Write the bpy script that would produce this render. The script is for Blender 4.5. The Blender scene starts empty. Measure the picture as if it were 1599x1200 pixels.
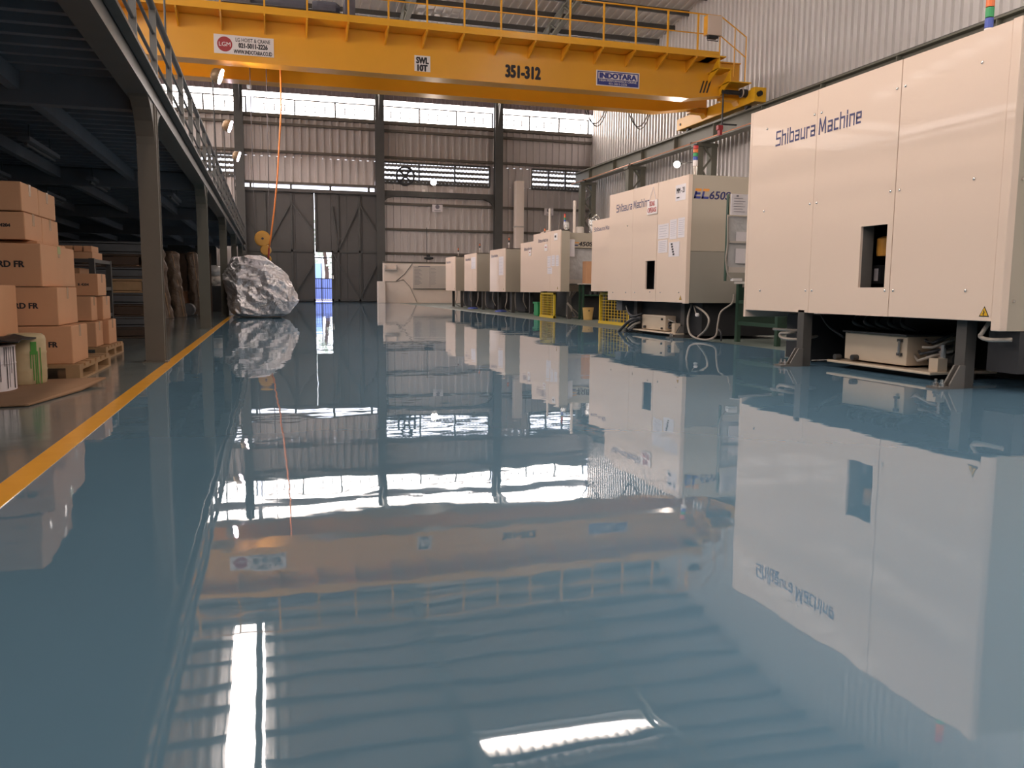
import bpy, math, random
from mathutils import Vector, Matrix, noise

random.seed(7)
D = bpy.data
SC = bpy.context.scene
COL = SC.collection
PI = math.pi

# ------------------------------------------------------------------ camera
FPX, YAW, PITCH, ROLL, CAMH = 1280.47, .28724, -.115485, .0079335, 0.6
_cy, _sy, _cp, _sp = math.cos(YAW), math.sin(YAW), math.cos(PITCH), math.sin(PITCH)
_f = Vector((_sy * _cp, _cy * _cp, _sp))
_r0 = Vector((_cy, -_sy, 0))
_u0 = _r0.cross(_f)
_c, _s = math.cos(ROLL), math.sin(ROLL)
_r = _c * _r0 + _s * _u0
_u = -_s * _r0 + _c * _u0
cam_data = D.cameras.new('camera')
cam = D.objects.new('camera', cam_data)
COL.objects.link(cam)
cam_data.sensor_fit = 'HORIZONTAL'
cam_data.sensor_width = 36.0
cam_data.lens = 36.0 * FPX / 1599.0
cam_data.clip_start = 0.05
cam_data.clip_end = 400
cam.matrix_world = Matrix((
    (_r.x, _u.x, -_f.x, 0), (_r.y, _u.y, -_f.y, 0), (_r.z, _u.z, -_f.z, CAMH), (0, 0, 0, 1)))
SC.camera = cam


def ray(px, py):
    return _r * (px - 799.5) - _u * (py - 600) + _f * FPX


# measured points of the place: the photograph's pixel on a plane whose place in the hall is known
def AY(px, py, y):
    d = ray(px, py)
    return Vector((0, 0, CAMH)) + d * (y / d.y)


def AX(px, py, x):
    d = ray(px, py)
    return Vector((0, 0, CAMH)) + d * (x / d.x)


def AG(px, py, z=0.0):
    d = ray(px, py)
    return Vector((0, 0, CAMH)) + d * ((z - CAMH) / d.z)


# ------------------------------------------------------------------ world, exposure
world = D.worlds.new('sky')
SC.world = world
world.use_nodes = True
bg = world.node_tree.nodes['Background']
bg.inputs[0].default_value = (0.86, 0.88, 1.0, 1)
bg.inputs[1].default_value = 3.2
SC.view_settings.view_transform = 'Standard'
SC.view_settings.look = 'None'
SC.view_settings.exposure = 0.25
SC.view_settings.gamma = 1.0
SC.view_settings.use_curve_mapping = False
SC.cycles.use_denoising = True
SC.cycles.max_bounces = 6
SC.cycles.diffuse_bounces = 3
SC.cycles.glossy_bounces = 4
SC.cycles.use_adaptive_sampling = True
SC.cycles.adaptive_threshold = 0.03
SC.cycles.caustics_reflective = False
SC.cycles.caustics_refractive = False
SC.cycles.sample_clamp_indirect = 6.0

DAY = 12.0          # brightness of the daylit translucent panes
LAMP = 240.0       # watts of one added fill lamp

# ------------------------------------------------------------------ materials
MATS = {}


def mat(name, col, rough=0.5, metal=0.0, ior=1.45, var=0.0, vscale=6.0, bump=0.0, bscale=20.0, emit=None, estr=0.0,
        coat=0.0, coat_rough=0.05, rvar=0.0, spec=0.5):
    m = D.materials.new(name)
    m.use_nodes = True
    nt = m.node_tree
    b = nt.nodes['Principled BSDF']
    b.inputs['Base Color'].default_value = (*col, 1)
    b.inputs['Roughness'].default_value = rough
    b.inputs['Metallic'].default_value = metal
    b.inputs['IOR'].default_value = ior
    b.inputs['Specular IOR Level'].default_value = spec
    if coat:
        b.inputs['Coat Weight'].default_value = coat
        b.inputs['Coat Roughness'].default_value = coat_rough
    if emit:
        b.inputs['Emission Color'].default_value = (*emit, 1)
        b.inputs['Emission Strength'].default_value = estr
    if var or bump or rvar:
        tc = nt.nodes.new('ShaderNodeTexCoord')
        nz = nt.nodes.new('ShaderNodeTexNoise')
        nz.inputs['Scale'].default_value = vscale
        nz.inputs['Detail'].default_value = 5
        nt.links.new(tc.outputs['Object'], nz.inputs['Vector'])
        if var:
            mx = nt.nodes.new('ShaderNodeMix')
            mx.data_type = 'RGBA'
            mx.inputs[6].default_value = (*[c * (1 - var) for c in col], 1)
            mx.inputs[7].default_value = (*[min(1, c * (1 + var)) for c in col], 1)
            nt.links.new(nz.outputs['Fac'], mx.inputs[0])
            nt.links.new(mx.outputs[2], b.inputs['Base Color'])
        if rvar:
            mr = nt.nodes.new('ShaderNodeMapRange')
            mr.inputs['To Min'].default_value = max(0, rough - rvar)
            mr.inputs['To Max'].default_value = rough + rvar
            nt.links.new(nz.outputs['Fac'], mr.inputs['Value'])
            nt.links.new(mr.outputs[0], b.inputs['Roughness'])
        if bump:
            n2 = nt.nodes.new('ShaderNodeTexNoise')
            n2.inputs['Scale'].default_value = bscale
            n2.inputs['Detail'].default_value = 3
            nt.links.new(tc.outputs['Object'], n2.inputs['Vector'])
            bp = nt.nodes.new('ShaderNodeBump')
            bp.inputs['Strength'].default_value = 1.0
            bp.inputs['Distance'].default_value = bump
            nt.links.new(n2.outputs['Fac'], bp.inputs['Height'])
            nt.links.new(bp.outputs[0], b.inputs['Normal'])
    MATS[name] = m
    return m


def floor_material():
    m = mat('blue_epoxy', (.145, .272, .385), rough=.015, ior=2.2)
    nt = m.node_tree
    b = nt.nodes['Principled BSDF']
    tc = nt.nodes.new('ShaderNodeTexCoord')
    n1 = nt.nodes.new('ShaderNodeTexNoise')
    n1.inputs['Scale'].default_value = 1.1
    n1.inputs['Detail'].default_value = 1.5
    n2 = nt.nodes.new('ShaderNodeTexNoise')
    n2.inputs['Scale'].default_value = 5.0
    n2.inputs['Detail'].default_value = 2.0
    ad = nt.nodes.new('ShaderNodeMath')
    ad.operation = 'MULTIPLY_ADD'
    ad.inputs[1].default_value = 0.14
    nt.links.new(tc.outputs['Object'], n1.inputs['Vector'])
    nt.links.new(tc.outputs['Object'], n2.inputs['Vector'])
    nt.links.new(n2.outputs['Fac'], ad.inputs[0])
    nt.links.new(n1.outputs['Fac'], ad.inputs[2])
    bp = nt.nodes.new('ShaderNodeBump')
    bp.inputs['Strength'].default_value = 1.0
    bp.inputs['Distance'].default_value = 0.003
    nt.links.new(ad.outputs[0], bp.inputs['Height'])
    nt.links.new(bp.outputs[0], b.inputs['Normal'])
    n3 = nt.nodes.new('ShaderNodeTexNoise')
    n3.inputs['Scale'].default_value = 0.6
    mx = nt.nodes.new('ShaderNodeMix')
    mx.data_type = 'RGBA'
    mx.inputs[6].default_value = (.138, .260, .370, 1)
    mx.inputs[7].default_value = (.152, .284, .400, 1)
    nt.links.new(tc.outputs['Object'], n3.inputs['Vector'])
    nt.links.new(n3.outputs['Fac'], mx.inputs[0])
    nt.links.new(mx.outputs[2], b.inputs['Base Color'])


floor_material()
mat('grey_epoxy', (.13, .165, .175), rough=.13, ior=1.5, var=.25, vscale=2.5, bump=.002, bscale=3, rvar=.06)
mat('concrete', (.17, .20, .18), rough=.45, var=.3, vscale=5, bump=.002, bscale=30)
mat('line_paint', (.95, .43, .04), rough=.18, var=.12, vscale=8, bump=.001, bscale=6)
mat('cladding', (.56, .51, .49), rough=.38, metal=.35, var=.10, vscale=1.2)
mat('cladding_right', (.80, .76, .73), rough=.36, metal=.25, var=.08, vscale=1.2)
mat('roof_sheet', (.80, .75, .70), rough=.45, metal=.15, var=.12, vscale=1.0)
mat('steel_dark', (.085, .083, .078), rough=.5, var=.15, vscale=5)
mat('steel_col', (.13, .110, .088), rough=.5, var=.12, vscale=4)
mat('steel_green', (.20, .195, .155), rough=.5, var=.12, vscale=4)
mat('steel_mezz', (.105, .10, .082), rough=.5, var=.12, vscale=4)
mat('flashing', (.16, .12, .125), rough=.5)
mat('gate_grey', (.105, .098, .092), rough=.6, var=.12, vscale=2)
mat('mezz_rail', (.105, .10, .092), rough=.45, var=.15, vscale=5)
mat('mezz_deck', (.19, .19, .21), rough=.6, var=.2, vscale=3)
mat('crane_yellow', (.86, .40, .024), rough=.32, var=.06, vscale=2, coat=.25, coat_rough=.15)
mat('crane_bright', (.90, .47, .020), rough=.35, var=.05, vscale=3)
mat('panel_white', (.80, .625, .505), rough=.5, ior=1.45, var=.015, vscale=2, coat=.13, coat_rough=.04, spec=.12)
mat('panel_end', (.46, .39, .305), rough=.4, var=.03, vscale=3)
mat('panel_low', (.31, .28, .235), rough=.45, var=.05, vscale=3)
mat('seam', (.30, .24, .20), rough=.6)
mat('black', (.012, .012, .014), rough=.5)
mat('dark', (.028, .027, .029), rough=.55, var=.3, vscale=7)
mat('dark_metal', (.07, .068, .066), rough=.45, metal=.2, var=.25, vscale=9)
mat('leg_grey', (.15, .135, .120), rough=.45, var=.15, vscale=8)
mat('leg_dark', (.075, .068, .062), rough=.5, var=.2, vscale=8)
mat('ink_light', (.50, .46, .50), rough=.7)
mat('chrome', (.7, .68, .65), rough=.22, metal=1.0)
mat('tank_beige', (.62, .49, .36), rough=.35, var=.05, vscale=6)
mat('navy', (.030, .030, .12), rough=.4)
mat('logo_orange', (.80, .32, .06), rough=.4)
mat('ink', (.03, .025, .028), rough=.6)
mat('ink_grey', (.22, .20, .23), rough=.7)
mat('paper', (.80, .73, .74), rough=.7, var=.04, vscale=12)
mat('sign_white', (.84, .77, .74), rough=.4)
mat('sign_blue', (.045, .055, .26), rough=.4)
mat('red', (.55, .04, .035), rough=.4)
mat('red_dull', (.42, .045, .05), rough=.45)
mat('orange', (.75, .17, .04), rough=.35)
mat('green', (.03, .30, .10), rough=.4)
mat('blue', (.06, .10, .42), rough=.4)
mat('warn_yellow', (.75, .42, .02), rough=.4)
mat('cage_yellow', (.72, .50, .035), rough=.4)
mat('bin_tan', (.66, .42, .15), rough=.45, var=.06)
mat('bench_green', (.026, .062, .038), rough=.45, var=.15)
mat('amber', (.62, .28, .05), rough=.3)
mat('hose', (.34, .29, .245), rough=.4)
mat('hose_dark', (.025, .025, .028), rough=.35)
mat('copper', (.80, .30, .13), rough=.35, metal=.3)
mat('cable_orange', (.95, .27, .05), rough=.4)
mat('cardboard', (.68, .36, .195), rough=.75, var=.10, vscale=3, bump=.0006, bscale=40)
mat('cardboard_dark', (.30, .17, .095), rough=.8, var=.15, vscale=5)
mat('tape', (.56, .36, .22), rough=.22, var=.15, vscale=30)
mat('tape_green', (.40, .42, .16), rough=.4)
mat('wood', (.42, .25, .125), rough=.75, var=.22, vscale=14)
mat('wood_dark', (.075, .045, .03), rough=.75, var=.3, vscale=14)
mat('foil', (.84, .81, .84), rough=.30, metal=.7)


def foil_nodes():
    nt = MATS['foil'].node_tree
    b = nt.nodes['Principled BSDF']
    tc = nt.nodes.new('ShaderNodeTexCoord')
    wn = nt.nodes.new('ShaderNodeTexNoise')
    wn.inputs['Scale'].default_value = 6
    ws = nt.nodes.new('ShaderNodeVectorMath')
    ws.operation = 'MULTIPLY_ADD'
    ws.inputs[1].default_value = (.16, .16, .16)
    nt.links.new(tc.outputs['Object'], wn.inputs['Vector'])
    nt.links.new(wn.outputs['Color'], ws.inputs[0])
    nt.links.new(tc.outputs['Object'], ws.inputs[2])
    last = None
    for sc_, dist in ((9, .012), (22, .008)):
        v = nt.nodes.new('ShaderNodeTexVoronoi')
        v.feature = 'F1'
        v.inputs['Scale'].default_value = sc_
        nt.links.new(ws.outputs[0], v.inputs['Vector'])
        bp = nt.nodes.new('ShaderNodeBump')
        bp.inputs['Distance'].default_value = dist
        nt.links.new(v.outputs['Distance'], bp.inputs['Height'])
        if last:
            nt.links.new(last.outputs[0], bp.inputs['Normal'])
        last = bp
    nt.links.new(last.outputs[0], b.inputs['Normal'])


foil_nodes()
mat('wrap_brown', (.17, .115, .08), rough=.35, var=.4, vscale=12, bump=.02, bscale=14)
mat('drum_cream', (.55, .43, .25), rough=.5, var=.3, vscale=10)
mat('paint_green', (.07, .26, .035), rough=.35)
mat('plaster', (.88, .75, .65), rough=.7, var=.05, vscale=3)
mat('board_grey', (.60, .53, .47), rough=.4)
mat('crate_grey', (.10, .10, .105), rough=.5, var=.25, vscale=6)
mat('film', (.55, .53, .52), rough=.18, var=.18, vscale=12, bump=.012, bscale=14)
mat('pane_day', (.9, .9, .92), rough=.5, emit=(1.0, .90, .85), estr=DAY)
mat('pane_side', (.9, .9, .92), rough=.5, emit=(1.0, .86, .78), estr=DAY * 1.6)
mat('pane_fill', (.9, .9, .92), rough=.5, emit=(1.0, .90, .85), estr=DAY * .6)  # glow of the window band added behind the camera
mat('lamp_glass', (1, .95, .9), rough=.3, emit=(1.0, .84, .70), estr=45)
mat('lamp_glass_cool', (1, .95, 1), rough=.3, emit=(1.0, .74, .86), estr=22)
mat('lamp_shell', (.35, .24, .14), rough=.4, metal=.3)
mat('outdoor_ground', (.50, .47, .60), rough=.9, var=.1)
mat('outdoor_blue', (.30, .48, .85), rough=.5)
mat('outdoor_bluedark', (.14, .20, .46), rough=.5)
mat('leaf', (.40, .46, .34), rough=.8, var=.35, vscale=9)
mat('trolley', (.10, .10, .125), rough=.4, var=.3, vscale=6)
mat('sheave', (.72, .36, .05), rough=.4, var=.08, vscale=8)
mat('rope', (.12, .11, .11), rough=.5, metal=.4)

# ------------------------------------------------------------------ builders
ORG = {}          # object -> world origin its mesh is measured from


class MB:
    def __init__(s):
        s.v, s.f = [], []

    def add(s, verts, faces):
        n = len(s.v)
        s.v += [tuple(v) for v in verts]
        s.f += [tuple(i + n for i in f) for f in faces]
        return s

    def box(s, x0, x1, y0, y1, z0, z1):
        x0, x1 = min(x0, x1), max(x0, x1)
        y0, y1 = min(y0, y1), max(y0, y1)
        z0, z1 = min(z0, z1), max(z0, z1)
        return s.add([(x0, y0, z0), (x1, y0, z0), (x1, y1, z0), (x0, y1, z0), (x0, y0, z1), (x1, y0, z1), (x1, y1, z1), (x0, y1, z1)],
                     [(0, 3, 2, 1), (4, 5, 6, 7), (0, 1, 5, 4), (1, 2, 6, 5), (2, 3, 7, 6), (3, 0, 4, 7)])

    def bar(s, a, b, w, h=None, up=(0, 0, 1)):
        a, b = Vector(a), Vector(b)
        h = h or w
        d = (b - a).normalized()
        up = Vector(up)
        if abs(d.dot(up)) > .98:
            up = Vector((1, 0, 0))
        sx = d.cross(up).normalized()
        sz = sx.cross(d)
        vs = []
        for p in (a, b):
            for i, j in ((-1, -1), (1, -1), (1, 1), (-1, 1)):
                vs.append(p + sx * (i * w / 2) + sz * (j * h / 2))
        return s.add(vs, [(0, 1, 2, 3), (7, 6, 5, 4), (0, 4, 5, 1), (1, 5, 6, 2), (2, 6, 7, 3), (3, 7, 4, 0)])

    def tube(s, pts, r, n=8, cap=True):
        pts = [Vector(p) for p in pts]
        m = len(pts)
        rs = r if isinstance(r, (list, tuple)) else [r] * m
        vs, ref = [], None
        for i, p in enumerate(pts):
            d = (pts[min(i + 1, m - 1)] - pts[max(i - 1, 0)]).normalized()
            if ref is None:
                ref = d.cross(Vector((0, 0, 1)) if abs(d.z) < .9 else Vector((1, 0, 0))).normalized()
            ref = (ref - d * ref.dot(d)).normalized()
            o = d.cross(ref)
            for k in range(n):
                a = 2 * PI * k / n
                vs.append(p + ref * (rs[i] * math.cos(a)) + o * (rs[i] * math.sin(a)))
        fs = []
        for i in range(m - 1):
            for k in range(n):
                k2 = (k + 1) % n
                fs.append((i * n + k, i * n + k2, (i + 1) * n + k2, (i + 1) * n + k))
        if cap:
            fs.append(tuple(range(n - 1, -1, -1)))
            fs.append(tuple((m - 1) * n + k for k in range(n)))
        return s.add(vs, fs)

    def lathe(s, prof, c=(0, 0, 0), n=20, axis='z'):
        vs = []
        for r, h in prof:
            for k in range(n):
                a = 2 * PI * k / n
                p = (r * math.cos(a), r * math.sin(a), h)
                if axis == 'y':
                    p = (p[0], p[2], p[1])
                elif axis == 'x':
                    p = (p[2], p[0], p[1])
                vs.append((p[0] + c[0], p[1] + c[1], p[2] + c[2]))
        fs = []
        m = len(prof)
        for i in range(m - 1):
            for k in range(n):
                k2 = (k + 1) % n
                fs.append((i * n + k, i * n + k2, (i + 1) * n + k2, (i + 1) * n + k))
        fs.append(tuple(range(n - 1, -1, -1)))
        fs.append(tuple((m - 1) * n + k for k in range(n)))
        return s.add(vs, fs)

    def prism(s, poly, vec):
        n = len(poly)
        vec = Vector(vec)
        vs = [Vector(p) for p in poly] + [Vector(p) + vec for p in poly]
        fs = [tuple(range(n)), tuple(range(2 * n - 1, n - 1, -1))]
        for i in range(n):
            j = (i + 1) % n
            fs.append((i, i + n, j + n, j))
        return s.add(vs, fs)

    def build(s, name, m, parent=None, smooth=False, bevel=0.0, origin=None):
        o0 = Vector(ORG[parent]) if parent is not None else Vector(origin or (0, 0, 0))
        me = D.meshes.new(name)
        me.from_pydata([(v[0] - o0.x, v[1] - o0.y, v[2] - o0.z) for v in s.v], [], s.f)
        me.validate()
        import bmesh
        bm = bmesh.new()
        bm.from_mesh(me)
        bmesh.ops.recalc_face_normals(bm, faces=bm.faces)
        bm.to_mesh(me)
        bm.free()
        me.materials.append(MATS[m])
        o = D.objects.new(name, me)
        COL.objects.link(o)
        if parent is not None:
            o.parent = parent
        else:
            o.location = o0
        ORG[o] = o0
        if smooth:
            for p in me.polygons:
                p.use_smooth = True
        if bevel:
            bv = o.modifiers.new('bevel', 'BEVEL')
            bv.width = bevel
            bv.segments = 2
            bv.limit_method = 'ANGLE'
        return o


def tag(o, label=None, cat=None, group=None, kind=None):
    if label:
        o['label'] = label
    if cat:
        o['category'] = cat
    if group:
        o['group'] = group
    if kind:
        o['kind'] = kind
    return o


def thing(name, loc, label=None, cat=None, group=None, kind=None):
    o = D.objects.new(name, None)
    o.empty_display_size = .1
    COL.objects.link(o)
    o.location = loc
    ORG[o] = Vector(loc)
    return tag(o, label, cat, group, kind)


def dup_part(o, delta, parent=None, name=None):
    c = o.copy()
    COL.objects.link(c)
    if parent is not None:
        c.parent = parent
    c.location = Vector(o.location) + Vector(delta)
    ORG[c] = ORG[o]
    return c


def copy_tree(root, loc, parent=None):
    c = root.copy()
    COL.objects.link(c)
    c.parent = parent
    if parent is None:
        c.location = loc
        ORG[c] = Vector(loc)
    else:
        ORG[c] = ORG.get(root, Vector())
    for ch in list(root.children):
        copy_tree(ch, None, c)
    return c


def shear_text(me, k):
    for v in me.vertices:
        v.co.x += k * v.co.y


def text(name, s, size, m, parent, pos, xdir, up, bold=0.0, align='LEFT', width=None, slant=0.0, depth=.0008, kind=None):
    cu = D.curves.new('t', 'FONT')
    cu.body = s
    cu.size = 1.0
    cu.extrude = 0.0
    cu.resolution_u = 3
    to = D.objects.new('t', cu)
    COL.objects.link(to)
    bpy.context.view_layer.update()
    dg = bpy.context.evaluated_depsgraph_get()
    me = D.meshes.new_from_object(to.evaluated_get(dg))
    D.objects.remove(to)
    D.curves.remove(cu)
    xs = [v.co.x for v in me.vertices]
    ys = [v.co.y for v in me.vertices]
    x0, x1, y0, y1 = min(xs), max(xs), min(ys), max(ys)
    xdir, up = Vector(xdir).normalized(), Vector(up).normalized()
    nrm = xdir.cross(up)
    sy = size / max(1e-6, (y1 - y0))
    sx = (width / (x1 - x0)) if width else sy
    o0 = Vector(ORG[parent])
    pos = Vector(pos)
    if bold:                      # heavier strokes: the same outline laid down a few times side by side
        V = [v.co.copy() for v in me.vertices]
        F = [tuple(p.vertices) for p in me.polygons]
        nv, nf = [], []
        for k_, (ox, oy) in enumerate(((-1, 0), (1, 0), (0, -.6), (0, .6), (-.6, .5), (.6, -.5), (.6, .5), (-.6, -.5))):
            for c_ in V:
                nv.append((c_.x + ox * bold * 1.4, c_.y + oy * bold * 1.4, k_ * .0003))
            nf += [tuple(i_ + k_ * len(V) for i_ in f_) for f_ in F]
        D.meshes.remove(me)
        me = D.meshes.new(name)
        me.from_pydata(nv, [], nf)
    for v in me.vertices:
        lx = (v.co.x - x0) * sx
        if align == 'CENTER':
            lx -= (x1 - x0) * sx / 2
        ly = (v.co.y - y0) * sy
        lx += slant * ly
        v.co = pos + xdir * lx + up * ly + nrm * (depth + v.co.z) - o0
    me.materials.clear()
    me.materials.append(MATS[m])
    me.name = name
    o = D.objects.new(name, me)
    COL.objects.link(o)
    o.parent = parent
    ORG[o] = o0
    return o


def sheet_mesh(name, w, length, pitch, depth, m, along='z', n_extra=0):
    """one trapezoidal cladding sheet: width along local x, length along local y or z, ribs towards local -y / -z"""
    prof = []
    n = max(1, round(w / pitch))
    p = w / n
    for i in range(n):
        x = i * p
        prof += [(x, 0), (x + p * .68, 0), (x + p * .72, depth), (x + p * .96, depth)]
    prof.append((w, 0))
    vs, fs = [], []
    for x, d in prof:
        if along == 'z':
            vs += [(x, -d, 0), (x, -d, length)]
        else:
            vs += [(x, 0, -d), (x, length, -d)]
    for i in range(len(prof) - 1):
        fs.append((2 * i, 2 * i + 2, 2 * i + 3, 2 * i + 1))
    me = D.meshes.new(name)
    me.from_pydata(vs, [], fs)
    me.materials.append(MATS[m])
    return me


def place_mesh(name, me, parent, loc, rot=(0, 0, 0), scale=(1, 1, 1)):
    o = D.objects.new(name, me)
    COL.objects.link(o)
    o.parent = parent
    o.location = Vector(loc) - Vector(ORG[parent])
    o.rotation_euler = rot
    o.scale = scale
    return o


# ================================================================== THE HALL
XL, XR, YB, YF = -22.0, 14.0, -8.0, 35.0
RIDGE_Y, EAVE_Z, RS = 18.6, 8.92, .135


def roof_z(y):
    return EAVE_Z + RS * (YF - y) if y >= RIDGE_Y else EAVE_Z + RS * (YF - RIDGE_Y) - RS * (RIDGE_Y - y)


# ---- floor
f = MB()
f.add([(-.80, YB, 0), (5.0, YB, 0), (5.0, YF, 0), (-.80, YF, 0)], [(0, 1, 2, 3)])
tag(f.build('floor', 'blue_epoxy'), 'glossy blue epoxy floor of the aisle', kind='structure')
f = MB()
f.add([(XL, YB, 0), (-.80, YB, 0), (-.80, YF, 0), (XL, YF, 0)], [(0, 1, 2, 3)])
tag(f.build('floor_left', 'grey_epoxy'), 'grey floor under the mezzanine', kind='structure')
f = MB()
f.add([(5.0, YB, 0), (XR, YB, 0), (XR, YF, 0), (5.0, YF, 0)], [(0, 1, 2, 3)])
tag(f.build('floor_right', 'concrete'), 'dull concrete floor under the machines', kind='structure')
f = MB()
f.box(-.795, -.712, YB, 18.2, 0, .0025)
tag(f.build('trim_1', 'line_paint'), 'yellow painted line along the aisle', kind='structure')

# ---- far wall (y = 35): cladding sheets, hung round the openings
wall_far = thing('wall_back', (0, YF, 0), 'corrugated metal end wall', kind='structure')
P_FAR = .30
SW = .9


def clad_row(parent, x0, x1, z0, z1, y, m='cladding'):
    n = max(1, round((x1 - x0) / SW))
    w = (x1 - x0) / n
    me = sheet_mesh('cladding_sheet', w, z1 - z0, P_FAR, .06, m)
    for i in range(n):
        place_mesh('cladding_sheet', me, parent, (x0 + i * w, y, z0))


Z_SILL, Z_CT = 7.40, 8.06          # clerestory
WZ0, WZ1 = 4.98, 5.80              # louvre band
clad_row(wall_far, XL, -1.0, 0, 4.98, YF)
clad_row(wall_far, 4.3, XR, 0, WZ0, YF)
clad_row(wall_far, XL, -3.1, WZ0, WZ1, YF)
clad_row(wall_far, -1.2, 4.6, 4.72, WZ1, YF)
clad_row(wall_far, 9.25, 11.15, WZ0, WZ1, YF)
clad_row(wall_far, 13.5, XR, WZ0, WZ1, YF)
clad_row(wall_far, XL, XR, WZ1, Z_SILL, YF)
g = MB()                                            # solid band at the very top, behind the flashing
g.box(XL, XR, YF - .02, YF + .05, 8.29, 8.52)
g.build('flashing_backing', 'steel_dark', wall_far)
fl = sheet_mesh('flashing', .9, .25, .18, .06, 'flashing')
for i in range(40):
    place_mesh('flashing', fl, wall_far, (XL + .9 * i, YF - .05, 8.28))
for z in (2.05, 3.05, 4.10, 5.98, 7.05):            # girts
    for (a, b) in ((4.6, 13.9),) if z < 4.5 else ((XL, 13.9),):
        g = MB()
        g.box(a, b, YF - .19, YF - .05, z - .045, z + .045)
        g.build('girt', 'steel_col', wall_far)
g = MB()
g.box(XL, 13.9, YF - .22, YF + .05, Z_SILL - .10, Z_SILL + .03)
g.build('window_sill', 'steel_col', wall_far)
g = MB()
g.box(4.6, 9.4, YF - .3, YF - .05, 4.40, 4.62)     # beam under the louvres, with curved haunches
for xx, sg in ((4.65, 1), (9.38, -1)):
    g.prism([(xx, YF - .3, 4.42), (xx + sg * .5, YF - .3, 4.42), (xx + sg * .2, YF - .3, 4.32), (xx + sg * .06, YF - .3, 4.2), (xx, YF - .3, 4.0)], (0, .2, 0))
g.build('canopy_beam', 'steel_dark', wall_far)
g = MB()
g.box(-1.2, 4.5, YF - .25, YF - .02, 4.70, 4.80)
g.build('gate_header', 'steel_col', wall_far)
g = MB()
g.box(-1.2, 4.4, YF - .35, YF - .10, 4.40, 4.53)
g.build('gate_track', 'gate_grey', wall_far)
for k in range(4):
    g = MB()
    x = -.6 + k * 1.55
    g.box(x - .04, x + .04, YF - .3, YF - .1, 4.5, 4.75)
    g.build('track_hanger', 'steel_dark', wall_far)
for k, (px) in enumerate((614.5, 661.5, 705)):      # bulkhead fittings in a row under the louvres
    p = AY(px, 299, YF - .1)
    g = MB()
    g.box(p.x - .06, p.x + .06, YF - .15, YF - .05, p.z - .07, p.z + .07)
    g.build('vent_tile', 'sign_white', wall_far)

# clerestory: panes between frames, per bay
win_n = 0
for bx in range(-6, 4):
    x0, x1 = -.55 + 5.03 * (bx - 0) + .15, -.55 + 5.03 * (bx + 1) - .15
    x0, x1 = max(x0, XL), min(x1, 13.75)
    if x1 - x0 < .5:
        continue
    win_n += 1
    w = thing('window_%d' % win_n, ((x0 + x1) / 2, YF, Z_SILL), 'daylit clerestory window band', kind='structure')
    nn = 3
    for k in range(nn):
        a, b = x0 + (x1 - x0) * k / nn, x0 + (x1 - x0) * (k + 1) / nn
        MB().box(a + .03, b - .03, YF + .03, YF + .05, Z_SILL + .05, Z_CT - .04).build('pane', 'pane_day', w)
        # glazing lattice
        gz = MB()
        gz.box(a + .1, b - .1, YF, YF + .025, Z_SILL + .20, Z_SILL + .23)
        gz.box(a + .1, b - .1, YF, YF + .025, Z_SILL + .42, Z_SILL + .45)
        for q in (.25, .5, .75):
            xx = a + (b - a) * q
            gz.box(xx - .02, xx + .02, YF, YF + .025, Z_SILL + .20, Z_SILL + .45)
        gz.build('glazing_bar', 'steel_dark', w)
        MB().box(b - .03, b + .03, YF - .06, YF + .06, Z_SILL, Z_CT).build('mullion', 'steel_dark', w)
    MB().box(x0, x1, YF - .06, YF + .06, Z_CT - .04, Z_CT).build('head_frame', 'steel_col', w)
    MB().box(x0 - .15, x1 + .15, YF + .03, YF + .05, Z_CT + .03, 8.29).build('pane', 'pane_day', w)
    MB().box(x0 - .15, x1 + .15, YF + .03, YF + .05, 8.52, EAVE_Z).build('pane', 'pane_day', w)


# louvre windows
def louvre(x0, x1, label):
    global win_n
    win_n += 1
    w = thing('window_%d' % win_n, ((x0 + x1) / 2, YF, WZ0), label, kind='structure')
    h = WZ1 - WZ0
    for k in range(4):
        z = WZ0 + .04 + k * h / 4
        me = sheet_mesh('louvre_blade', x1 - x0, .15, .16, .03, 'steel_col')
        place_mesh('louvre_blade', me, w, (x0, YF + .10, z), (math.radians(-25), 0, 0))
    nm = 3
    for k in range(nm + 1):
        xx = x0 + (x1 - x0) * k / nm
        MB().box(xx - .03, xx + .03, YF - .06, YF + .05, WZ0, WZ1).build('mullion', 'steel_dark', w)
    MB().box(x0, x1, YF - .08, YF + .05, WZ0 - .06, WZ0 + .03).build('frame', 'steel_dark', w)
    MB().box(x0, x1, YF - .08, YF + .05, WZ1 - .03, WZ1 + .04).build('frame', 'steel_dark', w)
    return w


lv = louvre(4.65, 9.25, 'louvred window band with exhaust fan')
louvre(11.15, 13.5, 'louvred window beside the corner')
louvre(-3.1, -1.2, 'louvred window above the mezzanine')

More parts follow.
